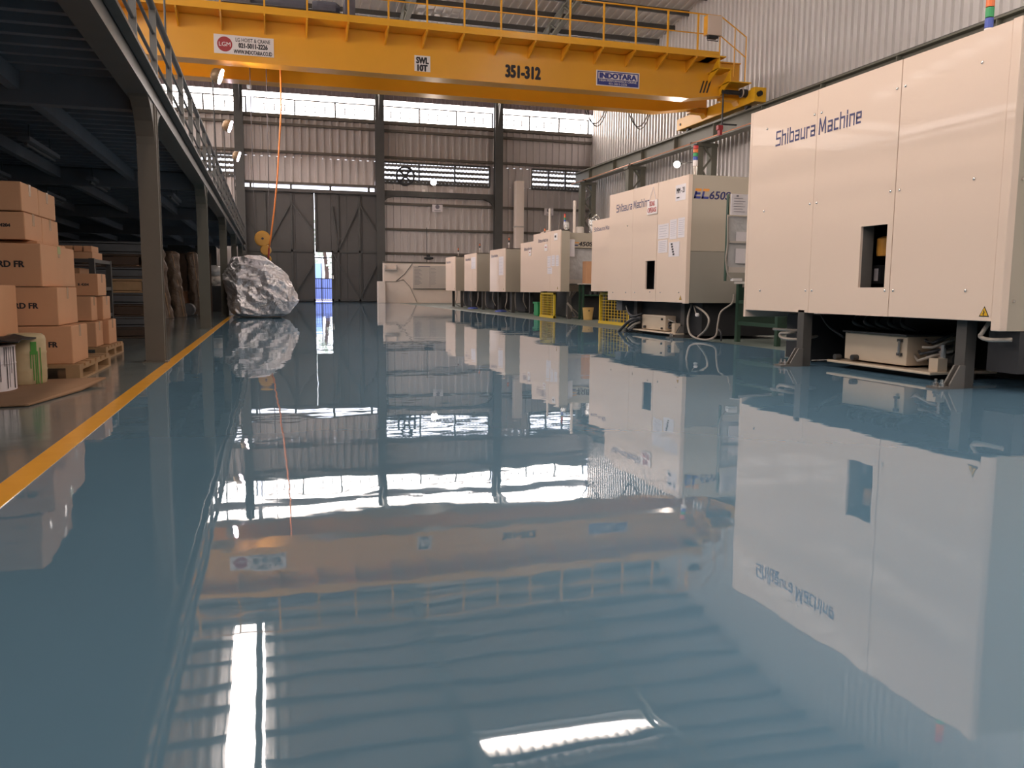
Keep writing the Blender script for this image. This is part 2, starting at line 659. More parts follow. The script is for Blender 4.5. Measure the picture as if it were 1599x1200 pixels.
# exhaust fan in the louvre
c = AY(633, 275, YF - .12)
fan = thing('exhaust_fan', (c.x, YF - .1, c.z - .4), 'round dark exhaust fan set in the louvred window', 'fan')
ring = MB()
N = 28
vs, fs = [], []
for k in range(N):
    a = 2 * PI * k / N
    for r, dy in ((.40, -.06), (.40, .1), (.335, .1), (.335, -.06)):
        vs.append((c.x + r * math.cos(a), YF - .1 + dy, c.z + r * math.sin(a)))
for k in range(N):
    k2 = (k + 1) % N
    for j in range(4):
        j2 = (j + 1) % 4
        fs.append((k * 4 + j, k2 * 4 + j, k2 * 4 + j2, k * 4 + j2))
ring.add(vs, fs).build('fan_ring', 'dark', fan)
for k in range(4):
    a = PI / 4 + k * PI / 2
    b = MB()
    q = Vector((math.cos(a), 0, math.sin(a)))
    t = Vector((-math.sin(a), 0, math.cos(a)))
    base = Vector((c.x, YF - .08, c.z))
    b.prism([base + q * .05 - t * .03, base + q * .05 + t * .03, base + q * .33 + t * .07, base + q * .33 - t * .03], (0, .02, 0))
    b.build('blade', 'dark', fan)
MB().lathe([(.09, -.06), (.09, .06)], (c.x, YF - .08, c.z), 16, 'y').build('hub', 'dark', fan)

# ---- building columns on the far wall
for i, x in enumerate((-.98, 4.50, 9.55)):
    cc = thing('steel_column', (x, YF - .4, 0), 'dark steel wall column', kind='structure')
    MB().box(x - .17, x + .17, YF - .48, YF - .45, 0, 8.8).build('flange', 'steel_dark', cc)
    MB().box(x - .02, x + .02, YF - .45, YF - .2, 0, 8.8).build('web', 'steel_dark', cc)
    MB().box(x - .17, x + .17, YF - .23, YF - .2, 0, 8.8).build('flange', 'steel_dark', cc)
    h = MB()      # haunch rising into the rafter
    h.prism([(x - .06, YF - .48, 7.4), (x - .06, YF - .2, 8.6), (x - .06, YF - 1.3, 8.98), (x - .06, YF - 1.1, 8.7)], (.12, 0, 0))
    h.build('haunch', 'steel_dark', cc)

# ---- gate with two leaves, the wicket opening between x = 1.82 and 2.5
gate = thing('door_1', (1.8, YF - .2, 0), 'large dark grey two-leaf factory gate', kind='structure')


def leaf(x0, x1, hole=None, lean=0.0):
    lf = thing('gate_leaf', (x0, YF - .2, 0))
    lf.parent = gate
    lf.location = Vector((x0, YF - .2, 0)) - Vector(gate.location)
    y0 = YF - .2
    cols = 4
    for k in range(cols):
        a, b = x0 + (x1 - x0) * k / cols, x0 + (x1 - x0) * (k + 1) / cols
        for z0, z1 in ((.05, 2.06), (2.06, 4.42)):
            if hole and a < hole[1] and z0 < 1:
                a2 = max(a, hole[1])
                if a2 >= b - .02:
                    continue
                MB().box(a2, b, y0, y0 + .04, z0, z1).build('panel', 'gate_grey', lf)
            else:
                MB().box(a + .006, b - .006, y0, y0 + .04, z0, z1 - .01).build('panel', 'gate_grey', lf)
    left = hole[1] if hole else x0
    bkg = MB().box(x0, x1, y0 + .04, y0 + .05, 2.05, 4.44)
    bkg.box(left, x1, y0 + .04, y0 + .05, .0, 2.06)
    bkg.build('backing', 'gate_grey', lf)
    fr = MB()
    fr.box(x0, x1, y0 - .05, y0, 4.36, 4.42)
    fr.box(x0, x1, y0 - .05, y0, 2.03, 2.12)
    fr.box(left, x1, y0 - .05, y0, .05, .13)
    fr.box(x0, x0 + .07, y0 - .05, y0, 2.05 if hole else .05, 4.42)
    fr.box(left, left + .07, y0 - .05, y0, .05, 2.1)
    fr.box(x1 - .07, x1, y0 - .05, y0, .05, 4.42)
    for q in (.36, .70):
        xx = x0 + (x1 - x0) * q
        fr.box(xx - .04, xx + .04, y0 - .05, y0, .05, 4.42)
    fr.build('frame', 'steel_dark', lf)
    xm = x0 + (x1 - x0) * .36
    xn = x0 + (x1 - x0) * .70
    for (a, b) in (((left + .05, 3.9), (xm, 2.15)), ((xm, 2.15), (xn, 4.0)), ((xn, 4.0), (x1 - .05, 2.9)),
                   ((max(left, xm - .2), 1.95), (xn, .18)), ((xn, .18), (x1 - .1, 1.5))):
        MB().bar((a[0], y0 - .03, a[1]), (b[0], y0 - .03, b[1]), .05, .07, (0, 1, 0)).build('brace', 'steel_dark', lf)
    return lf


leaf(-1.15, 1.835)
leaf(1.86, 4.42, (1.86, 2.50))
MB().box(2.53, 2.56, YF - .30, YF - .24, .95, 1.1).build('handle', 'chrome', gate)

# small iron gate just outside the wicket, and what lies beyond it
out = thing('yard_gate', (2.2, YF + .7, 0), 'barred iron gate seen through the bright wicket doorway', 'gate')
for k in range(10):
    xx = 1.75 + .09 * k
    MB().box(xx - .008, xx + .008, YF + .69, YF + .71, .05, .98).build('bar', 'dark', out)
for z in (.05, .55, .95):
    MB().box(1.7, 2.75, YF + .685, YF + .715, z, z + .035).build('rail', 'dark', out)
MB().box(2.13, 2.165, YF + .68, YF + .72, .0, 1.85).build('post', 'dark', out)
MB().box(1.7, 2.75, YF + .68, YF + .72, 1.82, 1.86).build('top_rail', 'dark', out)
yard = MB().box(-16, 18, YF + .1, YF + 22, -.12, -.02).build('yard_ground', 'outdoor_ground')
tag(yard, 'pale concrete yard outside the wicket doorway', kind='structure')
b = thing('blue_container', (3.2, YF + 12, 0), 'blue container standing in the yard beyond the doorway', 'container')
MB().box(.2, 6.0, YF + 11, YF + 14, -.02, 1.05).build('body', 'outdoor_bluedark', b)
MB().box(.2, 2.75, YF + 11.1, YF + 14, 1.05, 1.9).build('upper_body', 'outdoor_blue', b)
t = thing('yard_tree', (3.4, YF + 17, 0), 'pale leafy tree in the yard beyond the doorway', 'tree')
MB().tube([(3.4, YF + 17, 0), (3.45, YF + 17, 1.5), (3.3, YF + 17, 3.0)], [.16, .13, .09]).build('trunk', 'wood_dark', t)
cr = MB()
for k in range(260):
    v = Vector((random.gauss(0, 1.1), random.gauss(0, .8), random.gauss(0, .9)))
    p = Vector((3.3, YF + 17, 3.0)) + v
    a = random.random() * PI
    d1 = Vector((math.cos(a), math.sin(a) * .5, random.uniform(-.5, .5))) * .22
    d2 = Vector((-math.sin(a) * .4, .3, random.uniform(.4, 1))) * .2
    cr.add([p, p + d1, p + d1 + d2, p + d2], [(0, 1, 2, 3)])
o = cr.build('foliage', 'leaf', t)
o['kind'] = 'stuff'

# ---- low white wall, blocks and chart at the back
lw = thing('wall_low', (5.6, 33.4, 0), 'low white plastered wall in front of the cladding', kind='structure')
MB().box(4.42, 11.0, 33.3, 33.55, 0, 1.60).build('plaster_face', 'plaster', lw, bevel=.01)
MB().box(4.42, 11.0, 33.28, 33.6, 1.60, 1.66).build('coping', 'steel_col', lw)
MB().box(4.16, 4.45, 32.95, 33.3, 0, .86).build('end_block', 'plaster', lw, bevel=.01)
crk = [AY(644, 412, 33.28), AY(632, 428, 33.28), AY(619, 439, 33.28)]
MB().tube([(p.x, 33.29, p.z) for p in crk], .012, 6).build('cable', 'hose_dark', lw)
crk = [AY(600, 440, 33.28), AY(618, 440, 33.28), AY(630, 437, 33.28), AY(640, 448, 33.28), AY(651, 472, 33.28)]
MB().tube([(p.x, 33.28, max(.01, p.z)) for p in crk], .014, 6).build('cable', 'hose', lw)
p0, p1 = AY(600, 421, 33.2), AY(620, 417, 33.2)
rk = MB()
rk.box(4.46, p1.x, 33.12, 33.29, p0.z - .03, p0.z + .03)
rk.box(4.46, 4.5, 33.12, 33.29, p0.z, p0.z + .18)
rk.box(p1.x - .04, p1.x, 33.12, 33.29, p0.z, p0.z + .18)
o = rk.build('shelf_bracket', 'board_grey', origin=(4.46, 33.29, p0.z))
tag(o, 'small pale shelf bracket on the low white wall', 'bracket')
a, bb = AY(645, 415, 33.25), AY(692, 451, 33.25)
wb = thing('chart_board', (a.x, 33.25, bb.z), 'wide grey chart board on the low white wall beside the machines', 'board')
MB().box(a.x, bb.x + .4, 33.24, 33.29, bb.z, a.z).build('sheet', 'board_grey', wb)
MB().box(a.x, bb.x + .4, 33.23, 33.30, bb.z - .02, bb.z).build('bottom_rail', 'steel_dark', wb)
ln = MB()
for k in range(13):
    z = a.z - .1 - k * .055
    ln.box(a.x + .05, a.x + .25 + .05 * (k % 3), 33.237, 33.24, z, z + .016)
    ln.box(a.x + .72, a.x + .9 + .04 * (k % 2), 33.237, 33.24, z, z + .008)
ln.box(a.x + .2, a.x + .7, 33.237, 33.24, a.z - .045, a.z - .02)
ln.box(a.x + .68, a.x + .69, 33.237, 33.24, bb.z + .05, a.z - .06)
ln.build('chart_lines', 'ink_grey', wb)
# standing fan on the coping
p = AY(669, 403, 33.4)
sf = thing('wall_fan', (p.x, 33.4, 1.62), 'small black fan on a thin pole above the low white wall', 'fan')
MB().tube([(p.x - .06, 33.42, 1.6), (p.x - .06, 33.42, 3.05)], .012).build('pole', 'dark', sf)
MB().lathe([(.05, -.08), (.18, -.05), (.2, 0), (.16, .03), (.05, .05)], (p.x, 33.35, p.z), 18, 'z').build('fan_head', 'dark', sf)
MB().box(p.x - .05, p.x + .05, 33.32, 33.42, p.z, p.z + .16).build('motor', 'dark', sf)


def wall_sign(px, py, w, h, label):
    p = AY(px, py, YF - .2)
    s = thing('wall_sign', (p.x, YF - .2, p.z - h / 2), label, 'sign')
    MB().box(p.x - w / 2, p.x + w / 2, YF - .21, YF - .19, p.z - h / 2, p.z + h / 2).build('plate', 'paper', s)
    MB().lathe([(.09, -.003), (.09, 0)], (p.x, YF - .212, p.z + .06), 16, 'y').build('emblem', 'ink_grey', s)
    MB().box(p.x - w * .3, p.x + w * .3, YF - .214, YF - .211, p.z - h * .36, p.z - h * .28).build('caption', 'ink_grey', s)


wall_sign(683, 325.5, .44, .30, 'white emblem sign on the cladding under the wall floodlight')
wall_sign(857, 331, .42, .30, 'pale sign on the cladding below the corner louvres')
# duct on the far wall
d0, d1 = AY(805, 400, 34.4), AY(818, 283, 34.4)
dt = thing('air_duct', (d0.x, 34.4, 1.6), 'tall pale rectangular duct on the far wall', 'duct')
MB().box(d0.x, d1.x, 34.35, 34.75, 1.0, 3.25).build('lower_duct', 'plaster', dt)
MB().box(d0.x, d1.x, 34.35, 34.75, 3.29, d1.z).build('upper_duct', 'plaster', dt)
MB().box(d0.x - .03, d1.x + .03, 34.32, 34.78, 3.24, 3.30).build('joint_flange', 'board_grey', dt)

# ---- right gable wall (x = 14): cladding sheets up to the roof
wall_r = thing('wall_right', (XR, 10, 0), 'corrugated white gable wall behind the machines', kind='structure')
nR = 44
wR = (YF - YB) / nR
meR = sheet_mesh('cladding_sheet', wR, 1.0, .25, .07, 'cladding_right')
for i in range(nR):
    y = YB + (i + 1) * wR
    zt = roof_z(y - wR / 2) + .05
    o = D.objects.new('cladding_sheet', meR)
    COL.objects.link(o)
    o.parent = wall_r
    o.location = Vector((XR, y, 0)) - Vector(ORG[wall_r])
    o.rotation_euler = (0, 0, -PI / 2)
    o.scale = (1, 1, zt)

# ---- left wall, back wall
wl = thing('wall_left', (XL, 10, 0), 'corrugated wall far beyond the mezzanine', kind='structure')
MB().box(XL - .1, XL, YB, YF, 0, 7.2).build('cladding', 'cladding', wl)
MB().box(XL - .1, XL, YB, YF, 8.6, 11.2).build('cladding', 'cladding', wl)
win_n += 1
w = thing('window_%d' % win_n, (XL, 10, 7.2), 'long side window band', kind='structure')
for k in range(14):
    y0 = YB + k * (YF - YB) / 14
    y1 = YB + (k + 1) * (YF - YB) / 14
    MB().box(XL - .06, XL - .03, y0 + .05, y1 - .05, 7.22, 8.58).build('pane', 'pane_side', w)
    MB().box(XL - .1, XL + .05, y1 - .05, y1 + .05, 7.2, 8.6).build('mullion', 'steel_dark', w)
wb_ = thing('wall_front', (-4, YB, 0), 'wall behind the photographer', kind='structure')
MB().box(XL, XR, YB - .1, YB, 0, 5.6).build('cladding', 'cladding', wb_)
MB().box(XL, XR, YB - .1, YB, 7.0, 8.2).build('cladding', 'cladding', wb_)
win_n += 1  # unseen window band added to light the far wall and the crane
w = thing('window_%d' % win_n, (-4, YB, 5.6), 'added glowing window band, unseen behind the photographer', kind='structure')
for k in range(12):
    a, b = XL + 3 * k, XL + 3 * k + 3
    MB().box(a + .05, b - .05, YB - .06, YB - .03, 5.62, 6.98).build('pane', 'pane_fill', w)
    MB().box(b - .05, b + .05, YB - .1, YB + .05, 5.6, 7.0).build('mullion', 'steel_dark', w)

# ---- roof
roof = thing('ceiling', (0, RIDGE_Y, 11), 'corrugated metal roof on steel purlins', kind='structure')
ang = math.atan(RS)
Lf = (YF + .3 - RIDGE_Y) / math.cos(ang)
Lb = (RIDGE_Y - YB + .3) / math.cos(ang)
me_f = sheet_mesh('roof_sheet', .9, Lf, .30, .045, 'roof_sheet', 'y')
me_b = sheet_mesh('roof_sheet', .9, Lb, .30, .045, 'roof_sheet', 'y')
SKY = (-.94, .0)
for i in range(40):
    x = XL + i * .9
    zr = roof_z(RIDGE_Y)
    if abs(x - (-.94)) < .65 and x < -.4:
        x_sky = x
        # sheet kept above and below the translucent strip
        l1 = 9.3 / math.cos(ang)
        m2 = sheet_mesh('roof_sheet', .9, l1, .30, .045, 'roof_sheet', 'y')
        place_mesh('roof_sheet', m2, roof, (x, 25.9, roof_z(25.9)), (-ang, 0, 0))
    else:
        place_mesh('roof_sheet', me_f, roof, (x, RIDGE_Y, zr), (-ang, 0, 0))
    m_ = me_b
    o = place_mesh('roof_sheet', m_, roof, (x, RIDGE_Y - Lb * math.cos(ang), roof_z(YB - .3)), (ang, 0, 0))
win_n += 1
w = thing('window_%d' % win_n, (x_sky, 22, 10.5), 'added glowing roof strip, out of view', kind='structure')
s = MB()
s.add([(x_sky, RIDGE_Y, roof_z(RIDGE_Y) - .23), (x_sky + .9, RIDGE_Y, roof_z(RIDGE_Y) - .23),
       (x_sky + .9, 25.9, roof_z(25.9) - .23), (x_sky, 25.9, roof_z(25.9) - .23)], [(0, 1, 2, 3)])
s.build('pane', 'pane_day', w)
win_n += 1
w = thing('window_%d' % win_n, (7, 19, 10.9), 'translucent strip along the ridge', kind='structure')
for k in range(5):
    a = 4.9 + k * .98
    MB().box(a + .02, a + .96, 18.95, 19.25, roof_z(19.1) - .10, roof_z(19.1) - .07).build('pane', 'pane_day', w)
# glowing roof strips added out of view to brighten the near half of the hall
for xs in (-18.7, -14.2, -9.7, -5.2, 9.2):
    win_n += 1
    w = thing('window_%d' % win_n, (xs, 4, 9), 'added glowing roof strip, out of view', kind='structure')
    s = MB()
    s.add([(xs, -5, roof_z(-5) - .07), (xs + .9, -5, roof_z(-5) - .07), (xs + .9, 12, roof_z(12) - .07), (xs, 12, roof_z(12) - .07)], [(0, 1, 2, 3)])
    s.build('pane', 'pane_day', w)
for xs in (-18.7, -14.2, -9.7, -5.2):  # more strips added unseen over the mezzanine side to light the hall
    win_n += 1
    w = thing('window_%d' % win_n, (xs, 27, 9.5), 'added glowing roof strip, out of view', kind='structure')
    s = MB()
    s.add([(xs, 20, roof_z(20) - .07), (xs + .9, 20, roof_z(20) - .07), (xs + .9, 33.5, roof_z(33.5) - .07), (xs, 33.5, roof_z(33.5) - .07)], [(0, 1, 2, 3)])
    s.build('pane', 'pane_day', w)
k = 0
y = 34.2
while y > YB:
    z = roof_z(y) - .12
    MB().box(XL, XR, y - .04, y + .04, z - .10, z + .06).build('purlin', 'steel_dark', roof)
    y -= 1.13
for x in (-10.6, -5.6, -.55, 4.50, 9.55):
    rf = thing('roof_rafter', (x, 27, 9.5), 'dark lattice roof rafter', kind='structure')
    for (ya, yb) in ((34.6, RIDGE_Y), (RIDGE_Y, YB)):
        za, zb = roof_z(ya) - .22, roof_z(yb) - .22
        MB().bar((x, ya, za), (x, yb, zb), .16, .08).build('top_chord', 'steel_green', rf)
        MB().bar((x, ya, za - .45), (x, yb, zb - .45), .16, .08).build('bottom_chord', 'steel_green', rf)
        n = 24
        zz = MB()
        for i in range(n):
            t0, t1 = i / n, (i + 1) / n
            p0 = Vector((x, ya + (yb - ya) * t0, za + (zb - za) * t0 - (.45 if i % 2 else 0)))
            p1 = Vector((x, ya + (yb - ya) * t1, za + (zb - za) * t1 - (0 if i % 2 else .45)))
            zz.bar(p0, p1, .05)
        zz.build('lacing', 'steel_green', rf)

# ---- right hand crane runway and its lattice columns
XW = 13.0
rw = thing('crane_runway', (XW, 14, 5.1), 'long steel crane runway beam along the right wall', kind='structure')
MB().box(XW - .16, XW + .16, -6, 34.4, 5.56, 5.60).build('top_flange', 'steel_green', rw)
MB().box(XW - .015, XW + .015, -6, 34.4, 5.16, 5.56).build('web', 'steel_green', rw)
MB().box(XW - .16, XW + .16, -6, 34.4, 5.12, 5.16).build('bottom_flange', 'steel_green', rw)
MB().box(XW - .04, XW + .04, -6, 34.4, 5.60, 5.66).build('rail', 'dark_metal', rw)
for k in range(16):
    y = -5 + k * 2.5
    MB().box(XW - .15, XW - .01, y - .012, y + .012, 5.16, 5.56).build('stiffener', 'steel_green', rw)
for k, z in enumerate((5.14,)):
    MB().tube([(XW - .28, -6, z), (XW - .28, 34.2, z)], .014, 6).build('conductor_bar', 'copper', rw)
for k in range(9):
    y = -4 + k * 4.6
    MB().box(XW - .3, XW - .1, y - .02, y + .02, 5.12, 5.18).build('conductor_bracket', 'steel_dark', rw)
for y in (33.3, 28.5, 23.4, 18.4, 13.4, 8.4, 3.4):
    cc = thing('lattice_column', (XW, y, 0), 'dark lattice column under the crane runway', kind='structure')
    MB().box(12.78, 12.98, y - .14, y + .14, 0, 5.12).build('inner_leg', 'steel_green', cc)
    MB().box(13.26, 13.46, y - .14, y + .14, 0, 5.12).build('outer_leg', 'steel_green', cc)
    zz = MB()
    for i in range(13):
        z0, z1 = i * .39, (i + 1) * .39
        a_, b_ = (12.97, 13.27) if i % 2 else (13.27, 12.97)
        zz.bar((a_, y - .1, z0), (b_, y - .1, z1), .05)
    zz.build('lacing', 'steel_green', cc)
    MB().box(12.72, 13.46, y - .18, y + .18, 5.02, 5.12).build('cap_plate', 'steel_green', cc)

# ================================================================== MEZZANINE
XM = -.87
mz = thing('mezzanine', (XM, 12, 0), 'dark steel mezzanine floor along the left side', kind='structure')
deck = sheet_mesh('deck_sheet', 1.0, 9.0, .25, .05, 'mezz_deck', 'y')
for i in range(41):
    y = -7.5 + i * 1.0
    o = place_mesh('deck_sheet', deck, mz, (XM, y, 2.20), (0, 0, PI / 2))
MB().box(XM - 9, XM, -7.5, 33.4, 2.21, 2.27).build('deck_slab', 'mezz_deck', mz)
MB().box(XM - 9.1, XM - 9, -7.5, 33.4, 0, 5.0).build('back_wall', 'mezz_deck', mz)
MB().box(XM - 9, XM - 1.0, 33.2, 33.4, 1.35, 2.2).build('end_wall', 'gate_grey', mz)
# edge beam (I section) and knee brackets
MB().box(XM - .09, XM + .07, -7.5, 33.4, 1.98, 2.005).build('beam_bottom_flange', 'mezz_rail', mz)
MB().box(XM - .02, XM + .0, -7.5, 33.4, 2.0, 2.22).build('beam_web', 'mezz_rail', mz)
MB().box(XM - .09, XM + .07, -7.5, 33.4, 2.22, 2.245).build('beam_top_flange', 'mezz_rail', mz)
for xj in (-1.75, -2.65, -3.6, -4.6, -5.7, -6.9, -8.2):
    MB().box(xj - .04, xj + .04, -7.5, 33.3, 2.02, 2.15).build('joist', 'mezz_deck', mz)
COLY = (1.55, 7.03, 12.42, 17.9, 23.4, 28.9)
for y in COLY:
    MB().box(XM - 9, XM - .1, y - .06, y + .06, 1.93, 2.15).build('cross_beam', 'mezz_deck', mz)
    cc = thing('mezzanine_column', (XM, y, 0), 'brown-grey steel column under the mezzanine edge', kind='structure')
    m_ = 'steel_col' if y < 10 else 'steel_mezz'
    MB().box(XM - .07, XM + .07, y - .07, y - .055, 0, 1.98).build('flange', m_, cc)
    MB().box(XM - .008, XM + .008, y - .055, y + .055, 0, 1.98).build('web', m_, cc)
    MB().box(XM - .07, XM + .07, y + .055, y + .07, 0, 1.98).build('flange', m_, cc)
    MB().box(XM + .052, XM + .062, y - .055, y + .055, 0.0, 1.98).build('side_plate', m_, cc)
    MB().box(XM - .09, XM + .09, y - .09, y + .09, 0, .012).build('base_plate', m_, cc)
    for sg in (-1, 1):
        kn = MB()
        pts = [(XM - .07, y + sg * .06, 1.62)]
        for q in range(6):
            a = PI / 2 * q / 5
            pts.append((XM - .07, y + sg * (.06 + .42 * (1 - math.cos(a))), 1.62 + .37 * math.sin(a)))
        pts.append((XM - .07, y + sg * .06, 1.99))
        kn.prism(pts, (.13, 0, 0))
        kn.build('knee', m_, cc)
# fluorescent battens hanging unlit under the deck
for k, (xx, yy) in enumerate(((-2.2, 9.6), (-2.2, 12.6), (-3.2, 11.6), (-3.2, 14.6), (-1.4, 14.2))):
    bt = thing('ceiling_batten', (xx, yy, 1.86), 'unlit batten light under the mezzanine deck', 'light', 'batten lights under the mezzanine deck')
    MB().box(xx - .05, xx + .05, yy - .6, yy + .6, 1.97, 2.01).build('housing', 'mezz_deck', bt)
    MB().tube([(xx, yy - .55, 1.945), (xx, yy + .55, 1.945)], .016, 8).build('tube', 'crate_grey', bt)
    for s_ in (-1, 1):
        MB().box(xx - .006, xx + .006, yy + s_ * .4 - .006, yy + s_ * .4 + .006, 2.01, 2.18).build('hanger', 'crate_grey', bt)
# railing
rl = thing('mezzanine_railing', (XM, 12, 2.245), 'grey tubular safety railing along the mezzanine edge', 'railing')
po = MB().box(XM - .015, XM + .035, -7.02, -6.98, 2.245, 2.86).build('post', 'mezz_rail', rl)
y = -7.0 + 1.12
k = 1
while y < 33:
    dup_part(po, (0, 1.12 * k, 0), rl)
    k += 1
    y += 1.12
MB().tube([(XM + .01, -7.2, 2.87), (XM + .01, 33.2, 2.87)], .03, 10).build('top_rail', 'mezz_rail', rl, smooth=True)
for z in (2.45, 2.66):
    MB().tube([(XM + .01, -7.2, z), (XM + .01, 33.2, z)], .014, 8).build('mid_rail', 'mezz_rail', rl, smooth=True)

# ================================================================== OVERHEAD CRANE
YG = 21.0                                        # front web of the near girder
crane = thing('overhead_crane', (5.0, 22.2, 5.6), 'orange-yellow double girder overhead crane spanning the hall', 'crane')
GX0, GX1 = -9.0, 12.55
GB, GT = 5.87, 6.86


def girder(y0, name):
    g_ = MB()
    # box girder with tapered right end
    y1 = y0 + .48
    prof = [(GX0, GB), (11.2, GB), (12.45, GB + .18), (12.75, GB + .18), (12.75, GT), (GX0, GT)]
    g_.prism([(x, y0 + .05, z) for x, z in prof], (0, .38, 0))
    o = g_.build(name, 'crane_yellow', crane)
    fl_ = MB()
    fl_.box(GX0, 11.2, y0, y1, GB - .03, GB)
    fl_.bar((11.2, (y0 + y1) / 2, GB - .015), (12.45, (y0 + y1) / 2, GB + .165), .48, .03)
    fl_.box(GX0, 12.75, y0 - .01, y1 + .01, GT, GT + .03)
    fl_.build('girder_flange', 'crane_yellow', crane)
    MB().box(GX0, 12.5, y0 + .2, y0 + .26, GT + .03, GT + .08).build('trolley_rail', 'dark_metal', crane)
    return o


girder(YG - .05, 'front_girder')
girder(22.72, 'rear_girder')
# walkway on the near girder, brackets, posts, rails
WY = 20.38
MB().box(GX0, 11.75, WY, YG, GT - .03, GT).build('walkway', 'crane_yellow', crane)
MB().box(GX0, 11.75, WY - .01, WY + .005, GT - .06, GT + .10).build('toe_board', 'crane_yellow', crane)
POSTX = [-6.6, -5.65, -4.7, -3.74, -2.79, -1.84, -.9, .06, 1.01, 1.95, 2.89, 3.82, 4.74, 5.67, 6.58, 7.48, 8.4, 9.3, 10.21, 11.09]
post0 = None
br0 = None
for x in POSTX:
    if post0 is None:
        post0 = MB().box(x - .02, x + .02, WY - .015, WY + .025, GT, GT + 1.03).build('post', 'crane_yellow', crane)
        br0 = MB().prism([(x - .02, WY, GT - .04), (x - .02, YG, GT - .04), (x - .02, YG, GT - .34), (x - .02, YG - .05, GT - .34), (x - .02, WY, GT - .10)], (.035, 0, 0)).build('bracket', 'crane_yellow', crane)
        x00 = x
    else:
        dup_part(post0, (x - x00, 0, 0), crane)
        dup_part(br0, (x - x00, 0, 0), crane)
MB().tube([(GX0, WY, GT + 1.02), (11.1, WY, GT + 1.02)], .02, 8).build('handrail', 'crane_yellow', crane)
MB().tube([(GX0, WY, GT + .52), (11.1, WY, GT + .52)], .016, 8).build('midrail', 'crane_yellow', crane)
# far handrail on the rear girder
for x in POSTX[::2]:
    MB().box(x - .02, x + .02, 23.6, 23.64, GT, GT + .9).build('rear_post', 'crane_yellow', crane)
MB().tube([(GX0, 23.62, GT + .9), (11.1, 23.62, GT + .9)], .018, 8).build('rear_handrail', 'crane_yellow', crane)
# stepped access at the right end, with its rail
st = MB()
st.box(11.45, 11.95, WY - .02, YG, GT - .03, GT)
st.build('end_platform', 'crane_bright', crane)
for k, (x0, x1, zt) in enumerate(((11.75, 12.15, GT - .30), (12.1, 12.75, GT - .62))):
    s_ = MB()
    s_.box(x0, x1, WY - .02, YG, zt - .03, zt)
    s_.prism([(x0, WY, zt), (x0, WY, zt + .30), (x0, YG - .05, zt - .12), (x0, YG - .05, zt - .3)], (.03, 0, 0))
    s_.build('step', 'crane_bright', crane)
er = MB()
er.tube([(11.1, WY, GT + 1.02), (11.75, WY, GT + 1.02), (12.55, WY, GT + .55), (12.55, WY, GT - .6)], .018, 8)
er.tube([(11.1, WY, GT + .52), (11.75, WY, GT + .52), (12.55, WY, GT + .02)], .015, 8)
er.tube([(12.2, WY, GT + .75), (12.2, WY, GT - .5)], .015, 8)
er.tube([(11.75, WY, GT + 1.02), (11.75, WY, GT)], .018, 8)
er.build('end_rail', 'crane_yellow', crane)
# electrical box on the rail
eb = MB().box(11.25, 11.68, WY - .22, WY - .02, GT + .45, GT + .95).build('control_box', 'panel_white', crane, bevel=.01)
MB().box(11.235, 11.25, WY - .21, WY - .03, GT + .46, GT + .94).build('box_side', 'crane_yellow', eb)
MB().tube([(11.3, WY - .12, GT + .45), (11.3, WY - .12, GT + .33), (11.62, WY - .12, GT + .33), (11.62, WY - .12, GT + .45)], .012, 6).build('cable_loop', 'hose_dark', eb)
MB().box(11.32, 11.58, WY - .18, WY - .05, GT + .38, GT + .45).build('gland_plate', 'dark', eb)
# end truck on the runway
et = MB().box(12.84, 13.16, 20.5, 24.8, 5.74, 6.10).build('end_truck', 'crane_bright', crane, bevel=.015)
MB().box(12.82, 13.18, 20.30, 20.52, 5.74, 6.12).build('buffer_plate', 'crane_bright', et)
MB().lathe([(.07, -.1), (.07, 0)], (12.95, 20.3, 5.94), 14, 'y').build('buffer', 'black', et)
MB().box(12.86, 13.14, 24.8, 24.84, 5.76, 6.08).build('end_plate', 'crane_yellow', et)
MB().lathe([(.04, -.02), (.04, 0)], (12.84, 24.55, 5.9), 12, 'x').build('axle', 'dark', et)
for y in (20.9, 24.3):
    MB().lathe([(.09, -.06), (.09, .06)], (13.0, y, 5.74), 18, 'x').build('wheel', 'dark_metal', et)
for y in (YG + .1, 22.9):
    MB().prism([(12.3, y, 5.92), (12.75, y, 5.92), (12.84, y, 5.8), (12.84, y, 6.1), (12.3, y, 6.3)], (0, .28, 0)).build('gusset', 'crane_yellow', crane)
# travel motor, collector arm, red shoes
mo = MB().lathe([(.05, -.75), (.06, -.6), (.06, -.2), (.11, -.18), (.11, 0)], (12.84, 20.75, 6.04), 16, 'x').build('travel_motor', 'dark', crane)
MB().lathe([(.12, -.03), (.12, .0)], (12.70, 20.75, 6.04), 16, 'x').build('motor_flange', 'board_grey', mo)
MB().tube([(12.15, 20.8, 6.05), (12.15, 20.8, 5.05)], .025, 8).build('collector_arm', 'dark_metal', crane)
MB().box(12.15, 12.6, 20.78, 20.82, 5.16, 5.20).build('collector_bracket', 'dark', crane)
MB().box(12.0, 12.15, 20.74, 20.86, 5.02, 5.14).build('collector_shoe', 'red_dull', crane)
MB().box(12.05, 12.13, 20.74, 20.86, 4.88, 5.02).build('collector_shoe', 'red_dull', crane)
# festoon loops below the rear girder
for xx in (9.35, 10.75):
    for dx, sag in ((0, .38), (.06, .45)):
        pts = [(xx + dx + .62 * t - .31, 23.25, GB - sag * 4 * t * (1 - t) - .02) for t in [i / 14 for i in range(15)]]
        MB().tube(pts, .014, 6).build('festoon_cable', 'hose_dark', crane)
